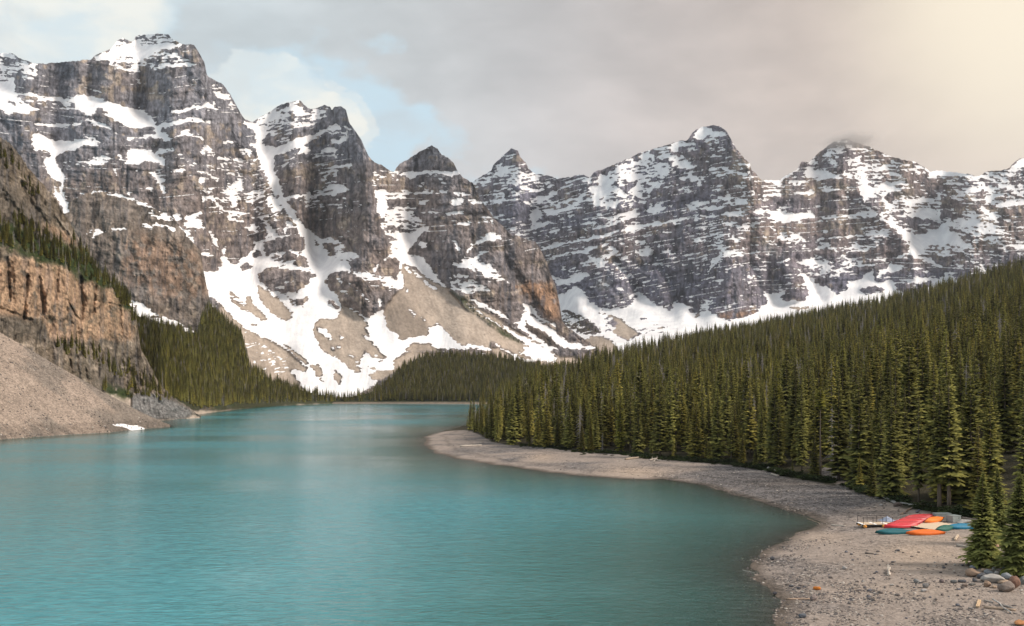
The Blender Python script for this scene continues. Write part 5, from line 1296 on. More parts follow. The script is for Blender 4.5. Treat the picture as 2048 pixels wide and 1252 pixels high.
def tree_scatter(name, P, H_, wdt, label, variants=None, lean=0.0, var=None):
    n = len(P); k = H_ / 20
    rot = np.stack([rng.normal(0, .02, n) + lean, rng.normal(0, .02, n), rng.uniform(0, 6.28, n)], -1)
    return scatter(name, P, rot, np.stack([k * wdt, k * wdt, k], -1), np.where(rng.random(n) < .02, 6, rng.integers(0, 6, n)) if var is None else var, variants or VAR, label)
rest = ~heroset
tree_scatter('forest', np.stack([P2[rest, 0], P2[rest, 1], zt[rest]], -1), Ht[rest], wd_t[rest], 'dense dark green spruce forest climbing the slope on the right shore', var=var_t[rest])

def in_slope(poly, n, sl):
    poly = np.array(poly, float); x0, y0 = poly.min(0); x1, y1 = poly.max(0)
    q = np.stack([rng.uniform(x0, x1, n * 3), rng.uniform(y0, y1, n * 3)], -1); q = q[inpoly(q[:, 0], q[:, 1], poly)][:n]
    return sl.at(q[:, 0], q[:, 1]), q
Pg, q = in_slope([(272, 645), (330, 660), (395, 685), (402, 640), (416, 610), (450, 638), (480, 668), (492, 705), (500, 738), (540, 760), (600, 780), (640, 789), (690, 799), (720, 802), (700, 804), (560, 805), (470, 810), (430, 813), (400, 818), (370, 805), (330, 792), (290, 790), (262, 790), (260, 700)], 4600, slope_G)
hg = rng.uniform(9, 15, len(Pg)) * (1 - .35 * sstep(-q[:, 1], -680, -620))
tree_scatter('hillside_forest', Pg, hg, rng.uniform(.95, 1.35, len(Pg)), 'dark spruce forest on the steep slope above the left shore of the lake')
Pg2, q = in_slope([(395, 690), (402, 640), (330, 655), (300, 640), (420, 600), (440, 640), (480, 700)], 260, slope_E)
Pj, q = in_slope([(600, 803), (600, 799), (660, 797), (700, 795), (740, 785), (770, 770), (800, 740), (835, 716), (880, 710), (960, 712), (1010, 716), (1060, 730), (1120, 734), (1330, 735), (1330, 802), (960, 802), (800, 801.5), (700, 802.5)], 7500, slope_J)
keep = (q[:, 0] > 745) | (rng.random(len(q)) < .35); Pj = Pj[keep]; q = q[keep]
tree_scatter('far_forest', Pj, rng.uniform(9, 16, len(Pj)), rng.uniform(.95, 1.3, len(Pj)), 'low wooded mound beyond the head of the lake, below the snowfields')
fp = []
for poly, n in [([(-40, 445), (40, 440), (75, 455), (105, 480), (150, 500), (190, 530), (225, 560), (262, 600), (255, 620), (205, 572), (150, 548), (100, 520), (50, 500), (-40, 490)], 330), ([(212, 556), (240, 576), (256, 600), (274, 632), (268, 650), (236, 600)], 60),
                ([(108, 690), (150, 686), (190, 700), (235, 716), (275, 745), (320, 775), (335, 797), (285, 792), (262, 786), (225, 750), (180, 720), (120, 706)], 120), ([(196, 772), (216, 776), (214, 784), (196, 778)], 3), ([(0, 300), (40, 340), (80, 385), (60, 395), (0, 330)], 22),
                ([(150, 470), (200, 540), (190, 545), (145, 480)], 14), ([(248, 790), (345, 796), (360, 808), (300, 800), (255, 796)], 14)]:
    a_, _ = in_slope(poly, n, slope_F); fp.append(a_)
fp = np.concatenate(fp); fp[:, 1] += .4
tree_scatter('cliff_trees', fp, rng.uniform(4.5, 10, len(fp)), rng.uniform(1.0, 1.5, len(fp)), 'spruces growing on the ledges of the orange cliff at the left', None)
sp, q = in_slope([(905, 585), (930, 600), (960, 628), (1000, 655), (1040, 683), (1050, 690), (1030, 684), (990, 656), (940, 620)], 170, slope_A)
sp2, q = in_slope([(1125, 620), (1150, 625), (1190, 648), (1205, 665), (1170, 668), (1130, 650)], 90, slope_B)
tree_scatter('krummholz', np.concatenate([sp, sp2]), rng.uniform(5, 9, len(sp) + len(sp2)), np.full(len(sp) + len(sp2), 1.4), 'stunted dark trees in a thin line down the scree and moraine')

# single trees that stand out
def single(px, py, H_, wdt, crown, trunk, label, rz=0.0, name='spruce_tree', loc=None):
    p = on_ground(px, py) if loc is None else loc
    o = empty(name, p, rz, (H_ / 20 * wdt, H_ / 20 * wdt, H_ / 20)); tag(o, label, 'tree')
    for src in (crown, trunk):
        if src: c = src.copy() if src.parent else src; (col.objects.link(c) if c is not src else None); c.parent = o; c.location = (0, 0, 0)
    return o
M_YOUNG = crown_material('young_spruce_needles', (0.034, 0.044, 0.015), (0.225, 0.235, 0.070), (0.36, 0.32, 0.09))
near_c = conifer_mesh('crown', 20, 4.5, 501, .03, .34, 13, 5, .95, M_YOUNG, .12, .80); near_t = trunk_mesh('trunk', 19, .42, 501)
single(1966, 1133, 10.2, 1.0, near_c, near_t, 'lone young spruce on the beach beside the boulder pile, in front of the canoes', .5)
near_c2 = conifer_mesh('crown', 20, 5.6, 502, .04, .34, 13, 5, .95, M_YOUNG, .12, .85); near_t2 = trunk_mesh('trunk', 19, .42, 502)
single(2040, 1150, 10.6, 1.0, near_c2, near_t2, 'broad spruce behind the guard rail, cut by the right frame edge', 2.0)
single(1995, 1090, 9.5, .75, near_c2, near_t2, 'thin young spruce between the lone beach spruce and the spruce behind the rail', 4.0)
gc = conifer_mesh('crown', 20, 2.3, 503, .05, .42, 8, 2, 1.25, M_GOLD, .2, .8); gt = trunk_mesh('trunk', 19, .2, 503)
single(1240, 903, 20.5, .9, gc, gt, 'bright yellow green spruce, the yellowest tree of the middle shore', 1.0)
gc2 = conifer_mesh('crown', 20, 2.0, 504, .78, .40, 8, 2, 1.3, M_GOLD, .2, .6)
single(1641, 952, 19.5, 1.0, gc2, trunk_mesh('trunk', 19, .25, 504), 'half bare spruce with an orange yellow crown tip near the trail opening', 2.0)
single(1553, 930, 26, .95, gc, gt, 'tall spruce with patchy yellow crown rising over its neighbours on the shore', 3.0)
single(1440, 760, 22, .9, gc, gt, 'pale yellow green spruce midway up the wooded slope', 5.0, loc=np.array([(1480 - 1024) / F * 330, 330, float(zland((1480 - 1024) / F * 330, 330))]))
bc_ = conifer_mesh('crown', 20, 2.8, 505, .24, .42, 8, 2, 1.25, M_CROWN, .12, .85)
single(1879, 1021, 21, 1.0, bc_, trunk_mesh('trunk', 19, .34, 505), 'spruce with a bare pale lower trunk, directly behind the larger metal box', 1.0)
single(1898, 1023, 22, 1.0, bc_, trunk_mesh('trunk', 19, .30, 506), 'spruce with a bare pale lower trunk, directly behind the smaller metal box', 4.0)
# bare dead tree
r = np.random.default_rng(9); V, Fc = tube([(0, 0, -.3), (.05, 0, 4), (-.05, .1, 9), (0, 0, 14.5)], [.26, .2, .13, .03], 7); tk = poly_obj('trunk', V, Fc, M_DEAD)
V, Fc = [], []
for i in range(70):
    z_ = r.uniform(1.5, 13.6); a_ = r.uniform(0, 6.28); L = (1 - z_ / 15.5) * 2.6 * r.uniform(.5, 1.1) + .3
    p0 = np.array([0, 0, z_]); p1 = p0 + np.array([math.cos(a_) * L * .6, math.sin(a_) * L * .6, -.15 * L]); p2 = p0 + np.array([math.cos(a_) * L, math.sin(a_) * L, -.55 * L])
    v_, f_ = tube([p0, p1, p2], [.06, .045, .015], 4); k = len(V); V += v_; Fc += [tuple(k + x for x in ff) for ff in f_]
br = poly_obj('branches', V, Fc, M_DEAD); o = empty('dead_tree', on_ground(1160, 902)); tk.parent = o; br.parent = o
tag(o, 'bare grey dead tree standing in front of the green spruces', 'tree')
# ------------------------------------------------------------------ shrubs at the forest edge
def bush_mesh(seed):
    r = np.random.default_rng(seed); V = []; T = []; Fa = []
    for i in range(420):
        a_ = r.uniform(0, 6.28); e_ = math.acos(r.uniform(0, 1)); rr = r.uniform(.55, 1.0) * (1 + .25 * math.sin(3 * a_ + seed))
        p = np.array([math.cos(a_) * math.sin(e_) * rr, math.sin(a_) * math.sin(e_) * rr, math.cos(e_) * rr * .75 + .1]); u_ = r.normal(size=3); u_ /= np.linalg.norm(u_); v_ = np.cross(u_, r.normal(size=3)); v_ /= np.linalg.norm(v_)
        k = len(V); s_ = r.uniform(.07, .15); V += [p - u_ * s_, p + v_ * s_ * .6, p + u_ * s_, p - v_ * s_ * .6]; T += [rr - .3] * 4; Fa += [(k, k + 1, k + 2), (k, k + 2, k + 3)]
    o = mesh_obj('foliage', V, Fa, M_BUSH); a = o.data.attributes.new('tip', 'FLOAT', 'POINT'); a.data.foreach_set('value', np.array(T, np.float32)); return o
def stem_set(seed):
    r = np.random.default_rng(seed); V, Fc = [], []
    for i in range(7):
        a_ = r.uniform(0, 6.28); v_, f_ = tube([(0, 0, -.1), (math.cos(a_) * .3, math.sin(a_) * .3, .3), (math.cos(a_) * .6, math.sin(a_) * .6, .6)], [.04, .03, .01], 4); k = len(V); V += v_; Fc += [tuple(k + x for x in ff) for ff in f_]
    return poly_obj('stems', V, Fc, M_BARK)
BV = [(bush_mesh(i), stem_set(i)) for i in range(3)]
bp = [(x, pl(EDGE, x) + rng.uniform(-3, 3)) for x in np.concatenate([rng.uniform(1050, 1300, 16), rng.uniform(1300, 1640, 56), rng.uniform(1640, 1950, 22)])]
for i, (bx_, by_) in enumerate(bp):
    if abs(bx_ - 1676) < 14 or abs(bx_ - 1221) < 6: continue
    s_ = rng.uniform(.7, 1.7); o = empty('shrub', on_ground(bx_, by_), rng.uniform(0, 6), (s_ * 1.3, s_ * 1.3, s_ * .8))
    if bx_ < 1300: lb, gp_ = 'low dark shrub under the spruces of the middle forest edge', 'shrubs under the middle forest edge'
    elif bx_ < 1640: lb, gp_ = 'low green shrub on the bank between the pebble beach and the spruces', 'shrubs on the bank above the pebble beach'
    else: lb, gp_ = 'low shrub at the forest foot between the trail opening and the canoes', 'shrubs between the trail and the canoes'
    tag(o, lb, 'shrub', gp_)
    for src in BV[i % 3]:
        c = src if src.parent is None else src.copy()
        if c is not src: col.objects.link(c)
        c.parent = o
gpx = rng.uniform(1040, 2000, 900); gpy = pl(EDGE, gpx) + rng.normal(0, 2.2, 900)
gk = np.abs(gpx - 1676) > 10; gpx, gpy = gpx[gk], gpy[gk]; gP = on_ground(gpx, gpy)
scatter('undergrowth', gP, np.stack([0 * gpx, 0 * gpx, rng.uniform(0, 6.28, len(gpx))], -1), np.stack([rng.uniform(.3, .9, len(gpx))] * 2 + [rng.uniform(.15, .5, len(gpx))], -1), rng.integers(0, 3, len(gpx)), [(b_[0],) for b_ in BV], 'low green undergrowth along the foot of the forest')

# ------------------------------------------------------------------ stones
m, t, b = principled('stone', 0.85, 0.25); oi = t.node('ShaderNodeObjectInfo'); pos = t.node('ShaderNodeTexCoord').outputs['Object']
n1 = t.noise(pos, 2.2, 5, 0.65); n2 = t.noise(t.mapping(pos, (1, 1, 5), rot=(.4, .3, 0)), 1.2, 3, 0.6)
g = t.math('ADD', 0.55, t.math('MULTIPLY', t.math('ADD', n1, n2), 0.45))
sc = t.node('ShaderNodeVectorMath', operation='SCALE'); t.l.new(oi.outputs['Color'], sc.inputs[0]); t.l.new(g, sc.inputs['Scale']); t.l.new(sc.outputs[0], b.inputs['Base Color']); bump(t, b, n1, 0.6, 0.08)
M_STONE = m
m, t, b = principled('gravel_stone', 0.9, 0.2); oi = t.node('ShaderNodeObjectInfo')
cr_ = t.node('ShaderNodeValToRGB'); t.l.new(oi.outputs['Random'], cr_.inputs[0]); e2 = cr_.color_ramp.elements; e2[0].color = (0.085, 0.078, 0.078, 1); e2[1].color = (0.50, 0.46, 0.42, 1)
for p_, c_ in [(.35, (0.135, 0.120, 0.118)), (.6, (0.20, 0.165, 0.145)), (.85, (0.30, 0.255, 0.22))]: x = e2.new(p_); x.color = c_ + (1,)
t.l.new(cr_.outputs[0], b.inputs['Base Color']); M_GRAVEL = m
def rock_mesh(name, seed, sub, flat, mat, rough=.35, smooth=False):
    bm = bmesh.new(); bmesh.ops.create_icosphere(bm, subdivisions=sub, radius=1.0); r = np.random.default_rng(seed); o1, o2 = r.uniform(0, 50, 2)
    pl_ = [(r.normal(size=3), r.uniform(.62, .9)) for _ in range(9)]
    for v in bm.verts:
        p = np.array(v.co)
        for n_, d_ in pl_:
            n_ = n_ / np.linalg.norm(n_); s_ = p @ n_ - d_
            if s_ > 0: p = p - n_ * s_ * .8
        k = 1 + rough * (float(vnoise(p[0] * 1.6 + o1, p[1] * 1.6 + p[2] * 1.3 + o2, seed)) - .5) + rough * .4 * (float(vnoise(p[0] * 4 + o2, p[1] * 4 + p[2] * 3 + o1, seed)) - .5)
        v.co = (p[0] * k, p[1] * k * .85, p[2] * k * flat)
    me = bpy.data.meshes.new(name); bm.to_mesh(me); bm.free()
    if smooth: me.polygons.foreach_set('use_smooth', [True] * len(me.polygons))
    me.materials.append(mat); return me
STM = [rock_mesh('stone', 40 + i, 2, [.45, .55, .35, .6, .3][i], M_STONE) for i in range(5)]
def stone(name, px, py, wpx, hpx, colr, label, group=None, me=None, cat='stone', sink=.25):
    p = on_ground(px, py + hpx * .30); k = p[1] / F; wx = wpx * k / 2 * 1.08; hz = hpx * k / 2 * 1.15
    o = bpy.data.objects.new(name, me or STM[random.randrange(5)]); col.objects.link(o); zext = max(abs(v.co.z) for v in o.data.vertices) or .5
    o.scale = (wx, wx * random.uniform(.75, 1.0), hz / zext); o.rotation_euler = (0, 0, random.uniform(-.5, .5)); o.location = (float(p[0]), float(p[1]), float(p[2]) + hz * (1 - sink)); o.color = colr + (1,)
    tag(o, label, cat, group); return o
BIG = [rock_mesh('boulder', 70 + i, 4, .8, M_STONE, .25, True) for i in range(5)]
BR, LG, DK, RB, BG, TN = (0.30, 0.21, 0.155), (0.36, 0.34, 0.32), (0.10, 0.10, 0.11), (0.20, 0.115, 0.085), (0.23, 0.245, 0.265), (0.36, 0.27, 0.20)
def cz(a): return 1800 + a[0] / 7.278, 1080 + a[1] / 7.278, a[2] / 7.278, a[3] / 7.278
boulders = [(1065, 495, 190, 115, BR, 'large brown boulder at the lake-facing end of the boulder pile'), (1340, 575, 285, 125, LG, 'widest boulder of the pile, smooth and light grey, in its front row'), (1550, 705, 225, 155, (0.20, 0.165, 0.145), 'big rounded grey brown boulder standing lowest in front of the pile'),
            (1262, 655, 110, 95, BR, 'small rounded brown boulder left of the big rounded one, below the light grey boulder'), (1665, 645, 160, 170, RB, 'dark red brown boulder behind the big rounded grey brown one'), (1568, 545, 155, 95, BG, 'blue grey boulder in the middle of the pile above the reddish one'),
            (1500, 612, 165, 60, TN, 'flat tan boulder resting between the light grey and the reddish boulders'), (1715, 490, 210, 125, (0.16, 0.12, 0.10), 'dark brown boulder at the top of the pile next to the guard rail'), (1800, 610, 120, 120, (0.17, 0.18, 0.175), 'dark grey green boulder of the pile cut by the frame edge'),
            (1392, 430, 100, 62, (0.32, 0.32, 0.30), 'small pale stone on top of the pile under the long flat slab'), (1290, 478, 115, 72, BG, 'blue grey boulder behind the widest light grey one'), (1190, 535, 125, 92, DK, 'nearly black boulder wedged beside the large brown boulder'), (1490, 450, 150, 72, (0.38, 0.31, 0.28), 'pinkish boulder in the top row of the pile'),
            (1402, 492, 85, 62, LG, 'small pale grey stone in the heart of the pile'), (1222, 450, 95, 52, TN, 'small tan stone at the foot of the lone spruce'), (1062, 402, 85, 52, (0.2, 0.21, 0.24), 'grey blue stone at the foot of the lone spruce, behind the brown boulder'), (1410, 372, 175, 70, (0.29, 0.28, 0.27), 'long flat grey slab lying on top of the pile')]
for i, (a_, b_, c_, d_, cl_, lb) in enumerate(boulders): x_, y_, w_, h_ = cz((a_, b_, c_, d_)); stone('boulder', x_, y_, w_, h_, cl_, lb, 'boulders piled beside the guard rail', BIG[i % 5], 'boulder', .2)
beach_st = [(1090, 592, 70, 52, DK, 'dark rounded stone just left of the boulder pile'), (905, 602, 112, 42, (0.09, 0.09, 0.10), 'long low black stone lying on the sand left of the boulder pile'), (782, 610, 90, 50, (0.13, 0.13, 0.13), 'dark grey wedge shaped stone left of the long black one'), (1050, 647, 92, 40, (0.15, 0.14, 0.13), 'flat brown grey stone below the dark rounded one'),
            (940, 665, 72, 42, (0.17, 0.13, 0.11), 'small brown stone below the long black one'), (1372, 685, 82, 42, TN, 'tan stone between the small brown and the big rounded boulders'), (610, 602, 72, 58, (0.14, 0.11, 0.11), 'dark stone with reddish bands on the open sand'), (372, 670, 92, 70, (0.17, 0.165, 0.165), 'upright grey stone among the gravel in front of the boulder pile'),
            (350, 737, 82, 42, (0.36, 0.34, 0.33), 'pale stone with a dark underside below the upright grey stone'), (242, 602, 82, 58, (0.19, 0.19, 0.19), 'angular grey stone left of the upright one')]
for a_, b_, c_, d_, cl_, lb in beach_st: x_, y_, w_, h_ = cz((a_, b_, c_, d_)); stone('stone', x_, y_, w_, h_, cl_, lb)
stone('boulder', 1795, 1010, 15, 10, (0.13, 0.10, 0.09), 'dark boulder leaning against the weathered plank above the dock', None, BIG[1], 'boulder')
stone('boulder', 1627, 1196, 14, 13, (0.22, 0.18, 0.17), 'two toned boulder at the waterline beside the orange stone', None, BIG[2], 'boulder')
stone('stone', 1634, 1177, 14, 7, (0.50, 0.17, 0.03), 'bright orange stone near the waterline'); stone('stone', 1690, 1136, 10, 6, (0.30, 0.28, 0.27), 'light wedge of rock on the sand', None)
stone('boulder', 1938, 1115, 12, 10, (0.45, 0.38, 0.31), 'cream boulder at the lake side foot of the lone spruce', None, BIG[3], 'boulder'); stone('stone', 1934, 1128, 12, 6, (0.40, 0.36, 0.32), 'flat cream stone beneath the cream boulder', None)
stone('boulder', 1984, 1092, 24, 11, (0.52, 0.33, 0.24), 'salmon coloured boulder seen behind the lone spruce', None, BIG[4], 'boulder'); stone('stone', 1545, 1117, 10, 8, DK, 'dark stone on the gravel tip beside the water', None); stone('stone', 1550, 1187, 10, 6, (.06, .06, .07), 'black stone standing in the shallow water by the gravel tip', None)
stone('stone', 2040, 1247, 26, 10, (0.42, 0.20, 0.09), 'rusty orange rock at the bottom corner of the beach', None); stone('stone', 1605, 1232, 14, 9, (.11, .12, .14), 'blue black rock low on the shore below the waterline log', None)
zones_s = [([(1690, 1100), (1930, 1100), (1925, 1160), (1700, 1160)], 46, (3.5, 9), 'dark stone scattered on the smooth sand below the canoes', 'stones on the smooth sand below the canoes'),
           ([(1560, 1150), (1940, 1160), (1930, 1200), (1600, 1205)], 80, (4, 10), 'stone lying among the gravel across the lower beach', 'stones among the gravel of the lower beach'),
           ([(1520, 1100), (1680, 1080), (1690, 1150), (1530, 1160)], 30, (3, 7), 'small stone on the gravel spit beside the shallow bay', 'stones on the gravel spit'),
           ([(1570, 1205), (2040, 1205), (2040, 1250), (1570, 1250)], 30, (3.5, 9), 'stone on the bare ground at the bottom of the beach', 'stones at the bottom of the beach'),
           ([(1745, 990), (1880, 1025), (1850, 1035), (1720, 1030)], 22, (4, 9), 'dark stone between the dock and the weathered plank', 'stones between the dock and the plank')]
SC = [DK, (0.15, 0.135, 0.13), (0.19, 0.16, 0.145), (0.13, 0.13, 0.15), (0.30, 0.26, 0.23), (0.11, 0.095, 0.09), (0.38, 0.35, 0.33)]
for poly, n_, (w0_, w1_), lb, gp_ in zones_s:
    poly = np.array(poly, float); k = 0
    while k < n_:
        x_ = random.uniform(poly[:, 0].min(), poly[:, 0].max()); y_ = random.uniform(poly[:, 1].min(), poly[:, 1].max())
        if not inpoly(np.array([x_]), np.array([y_]), poly)[0] or fbm(np.array([x_ / 30.]), np.array([y_ / 12.]), 2, 3)[0] < random.uniform(.3, .62): continue
        q_ = on_ground(x_, y_)
        if inland(q_[0], q_[1]) < .4: continue
        w_ = random.uniform(w0_, w1_) ** 1.0 * random.choice([.7, .8, 1]); stone('stone', x_, y_, w_, w_ * random.uniform(.4, .65), random.choice(SC), lb, gp_); k += 1
# gravel: too many to count
GV = []
for i in range(4):
    o = bpy.data.objects.new('stone', rock_mesh('stone', 300 + i, 1, [.5, .6, .4, .7][i], M_GRAVEL)); col.objects.link(o); x_, y_ = [(1716, 1118), (1742, 1166), (1822, 1190), (1668, 1172)][i]; q_ = on_ground(x_, y_)
    o.location = (float(q_[0]), float(q_[1]), float(q_[2])); o.scale = (.2, .18, .2); tag(o, ['small pebble grey stone on open sand beneath the dock', 'small grey stone at the upper edge of the gravel field', 'small grey stone in the middle of the gravel field', 'small grey stone between the gravel field and the orange stone'][i], 'stone'); GV.append((o,))
n_ = 90000; gx_ = rng.uniform(860, 2080, n_); gy_ = 872 + (1290 - 872) * rng.random(n_) ** .8
gpos = on_ground(gx_, gy_); gd = inland(gpos[:, 0], gpos[:, 1]); eg_ = gpos[:, 1] - pl(D0P, gx_)
den = 0.06 + 0 * gx_
for cx_, cy_, rx_, ry_, a_ in [(1620, 990, 190, 40, .8), (1450, 950, 150, 25, .4), (1000, 900, 130, 25, .3), (1570, 1130, 80, 60, .95), (1700, 1185, 160, 22, .55), (1640, 1240, 70, 20, .5), (1950, 1240, 130, 18, .45), (1180, 930, 130, 14, .15), (1980, 1170, 90, 12, .3)]:
    den = den + a_ * np.exp(-((gx_ - cx_) / rx_) ** 2 - ((gy_ - cy_) / ry_) ** 2)
cl_ = fbm(gpos[:, 0] / 2.2 + 7, gpos[:, 1] / 3.2 + 7, 3, 5)
kp = (gd > -6.0) & (eg_ < 1) & (rng.random(n_) < den * sstep(cl_, .38, .62) * 1.5) & (gpos[:, 1] < 360); gpos = gpos[kp]; n_ = len(gpos)
sz = 0.045 + .10 * rng.random(n_) ** 3 + .00022 * gpos[:, 1]; sz = sz * rng.uniform(.7, 1.4, n_)
scatter('gravel', gpos, np.stack([rng.uniform(-.4, .4, n_), rng.uniform(-.4, .4, n_), rng.uniform(0, 6.28, n_)], -1), np.stack([sz * rng.uniform(.9, 1.6, n_), sz, sz], -1), rng.integers(0, 4, n_), GV, 'grey and brown gravel covering parts of the beach')
hx = rng.uniform(-60, 340, 26000); hy = rng.uniform(670, 882, 26000); okh = (hy > np.interp(hx, [0, 62, 117, 205, 283, 344], [667, 702, 735, 786, 827, 853])) & (hy < np.interp(hx, [0, 120, 220, 300, 340], [880, 871, 865, 857, 854]))
hm = fbm((hx * .75 - hy) / 22, (hx + hy) / 160, 4, 3); okh &= rng.random(26000) < np.where(hm > .52, .35, .08); hx, hy = hx[okh], hy[okh]; hp = slope_H.at(hx, hy); n_ = len(hp); sz = (.10 + .5 * rng.random(n_) ** 5)
scatter('scree_stones', hp, rng.uniform(-1, 1, (n_, 3)), np.stack([sz * 1.5, sz, sz], -1), rng.integers(0, 4, n_), GV, 'loose stones strewn over the scree slope at the left')

# ------------------------------------------------------------------ driftwood
m, t, b = principled('driftwood', 0.9, 0.15); oi = t.node('ShaderNodeObjectInfo'); pos = t.node('ShaderNodeTexCoord').outputs['Object']
n1 = t.noise(t.mapping(pos, (2, 14, 14)), 1.0, 4, .6); sc = t.node('ShaderNodeVectorMath', operation='SCALE'); t.l.new(oi.outputs['Color'], sc.inputs[0]); t.l.new(t.ramp(n1, .3, .7, .55, 1.25), sc.inputs['Scale']); t.l.new(sc.outputs[0], b.inputs['Base Color']); M_WOOD = m
def log_between(name, a, b, r0, r1, colr, label, group=None, cat='log', lift=0.0, lift2=None, square=False, stub=0):
    pa, pb = on_ground(*a), on_ground(*b); pa[2] += r0 * .8 + lift; pb[2] += r1 * .8 + (lift if lift2 is None else lift2)
    L = np.linalg.norm(pb - pa); n = 7; path = [(L * i / (n - 1), 0 if square else .04 * L ** .5 * math.sin(i * 1.7 + L), 0) for i in range(n)]
    if square:
        V = []; Fc = []; hw, hh = r0, r1
        for x in (0, L):
            V += [(x, -hw, -hh), (x, hw, -hh), (x, hw, hh), (x, -hw, hh)]
        Fc = [(0, 1, 2, 3), (4, 7, 6, 5), (0, 4, 5, 1), (1, 5, 6, 2), (2, 6, 7, 3), (3, 7, 4, 0)]; pa[2] += hh; pb[2] += hh
    else:
        V, Fc = tube(path, [r0 + (r1 - r0) * i / (n - 1) for i in range(n)], 8)
        for q in range(stub):
            x = L * (.25 + .5 * q / max(1, stub)); v_, f_ = tube([(x, 0, 0), (x + .15, .1, .35), (x + .35, .1, .6)], [r0 * .5, r0 * .35, r0 * .15], 5); k = len(V); V += v_; Fc += [tuple(k + x_ for x_ in ff) for ff in f_]
    o = poly_obj(name, V, Fc, M_WOOD, smooth=not square); d_ = Vector(pb - pa); o.rotation_mode = 'QUATERNION'
    xa = d_.normalized(); ya = Vector((0, 0, 1)).cross(xa).normalized(); za = xa.cross(ya); o.rotation_quaternion = Matrix((xa, ya, za)).transposed().to_quaternion()
    o.location = Vector(pa); o.color = colr + (1,); tag(o, label, cat, group); return o
PW, GW, BWd = (0.52, 0.46, 0.40), (0.33, 0.32, 0.31), (0.40, 0.29, 0.20)
for a_, b_, r0, r1, cl_, lb, sq in [((1758, 992), (1792, 1008), .28, .10, GW, 'long weathered grey plank running down the upper beach to the dark boulder', True), ((1802, 1008), (1842, 1014), .22, .08, GW, 'grey plank lying beyond the dark boulder at the forest foot', True), ((1802, 1030), (1822, 1017), .16, .12, (0.36, 0.27, 0.21), 'brown log lying aslant behind the red canoes', False),
                                  ((1914, 1093), (1944, 1097), .20, .12, (0.38, 0.34, 0.30), 'pale brown log whose far end reaches under the lone spruce', False), ((1910, 1082), (1916, 1073), .10, .10, (0.62, 0.50, 0.38), 'short light plank pointing away on the sand in front of the blue canoe', True), ((1484, 1141), (1510, 1146), .09, .05, (0.30, 0.30, 0.27), 'thin stick half in the water at the gravel tip', False),
                                  ((1572, 1199), (1620, 1198), .12, .07, (0.40, 0.29, 0.22), 'long brown pole lying along the waterline by the two toned boulder', False), ((1921, 894), (2, 2), 0, 0, GW, '', False), ((920, 894), (963, 891), .32, .22, PW, 'bleached log lying near the tip of the pebble spit', False), ((1250, 920), (1296, 914), .30, .24, (0.40, 0.32, 0.25), 'long brown log on the middle beach near the trees', False),
                                  ((1537, 939), (1550, 944), .38, .30, GW, 'short thick grey log below the shrub bank', False), ((1543, 950), (1556, 953), .25, .2, (0.42, 0.37, 0.32), 'tan log just below the thick grey one', False), ((1663, 1051), (1692, 1052), .13, .08, PW, 'pale pole on the pebbles between the bay and the dock', False), ((1616, 1039), (1638, 1046), .12, .08, (0.25, 0.20, 0.15), 'brown log in the shallow water at the head of the bay', False),
                                  ((1730, 1107), (1748, 1108), .10, .08, (0.20, 0.17, 0.15), 'dark thin log on the sand above the gravel field', False), ((1742, 1196), (1752, 1202), .10, .07, (0.26, 0.21, 0.18), 'short brown stick among the gravel of the lower beach', False), ((1937, 1217), (1947, 1219), .09, .07, (0.30, 0.27, 0.25), 'short grey stick lying left of the upright yellow plank', False), ((1955, 1217), (1959, 1203), .13, .07, (0.58, 0.42, 0.27), 'short yellow plank beside the log ring', True),
                                  ((1968, 1202), (1986, 1206), .09, .08, (0.36, 0.32, 0.29), 'rear log of the triangle of logs on the lower beach', False), ((1968, 1216), (2032, 1222), .13, .11, (0.40, 0.31, 0.24), 'front log of the triangle of logs on the lower beach', False), ((1998, 1209), (2032, 1220), .10, .09, (0.34, 0.31, 0.29), 'right hand log of the triangle, meeting the front log', False), ((1987, 1203), (2020, 1228), .07, .06, (0.46, 0.44, 0.42), 'thin grey pole laid across the triangle of logs', False),
                                  ((1885, 1017), (1945, 1021), .12, .1, (0.30, 0.26, 0.24), 'long dark pole lying behind the two metal boxes', False), ((1925, 1036), (1952, 1041), .12, .1, (0.33, 0.27, 0.23), 'brown log between the small metal box and the spruce', False), ((1495, 1010), (1500, 1012), 0, 0, GW, '', False)]:
    if r0 == 0: continue
    far = 'pole laid across' in lb
    log_between('plank' if sq else 'log', a_, b_, r0, r1, cl_, lb, None, 'plank' if sq else 'log', .18 if far else 0.0, .1 if far else None, sq, 2 if 'bleached' in lb else 0)
o = log_between('driftwood', (1777, 1152), (1779, 1139), .16, .07, (0.62, 0.55, 0.48), 'crooked bleached piece of driftwood in the middle of the beach', None, 'driftwood', 0, .35, False, 2)
for i, (a_, b_) in enumerate([((1300, 921), (1318, 916)), ((1310, 920), (1322, 924)), ((1316, 916), (1306, 925))]):
    log_between('driftwood', a_, b_, .2, .08, PW, 'pale branch in the small driftwood heap at the middle forest edge', 'branches of the driftwood heap at the forest edge', 'driftwood', .1 * i, .2, False, 1)

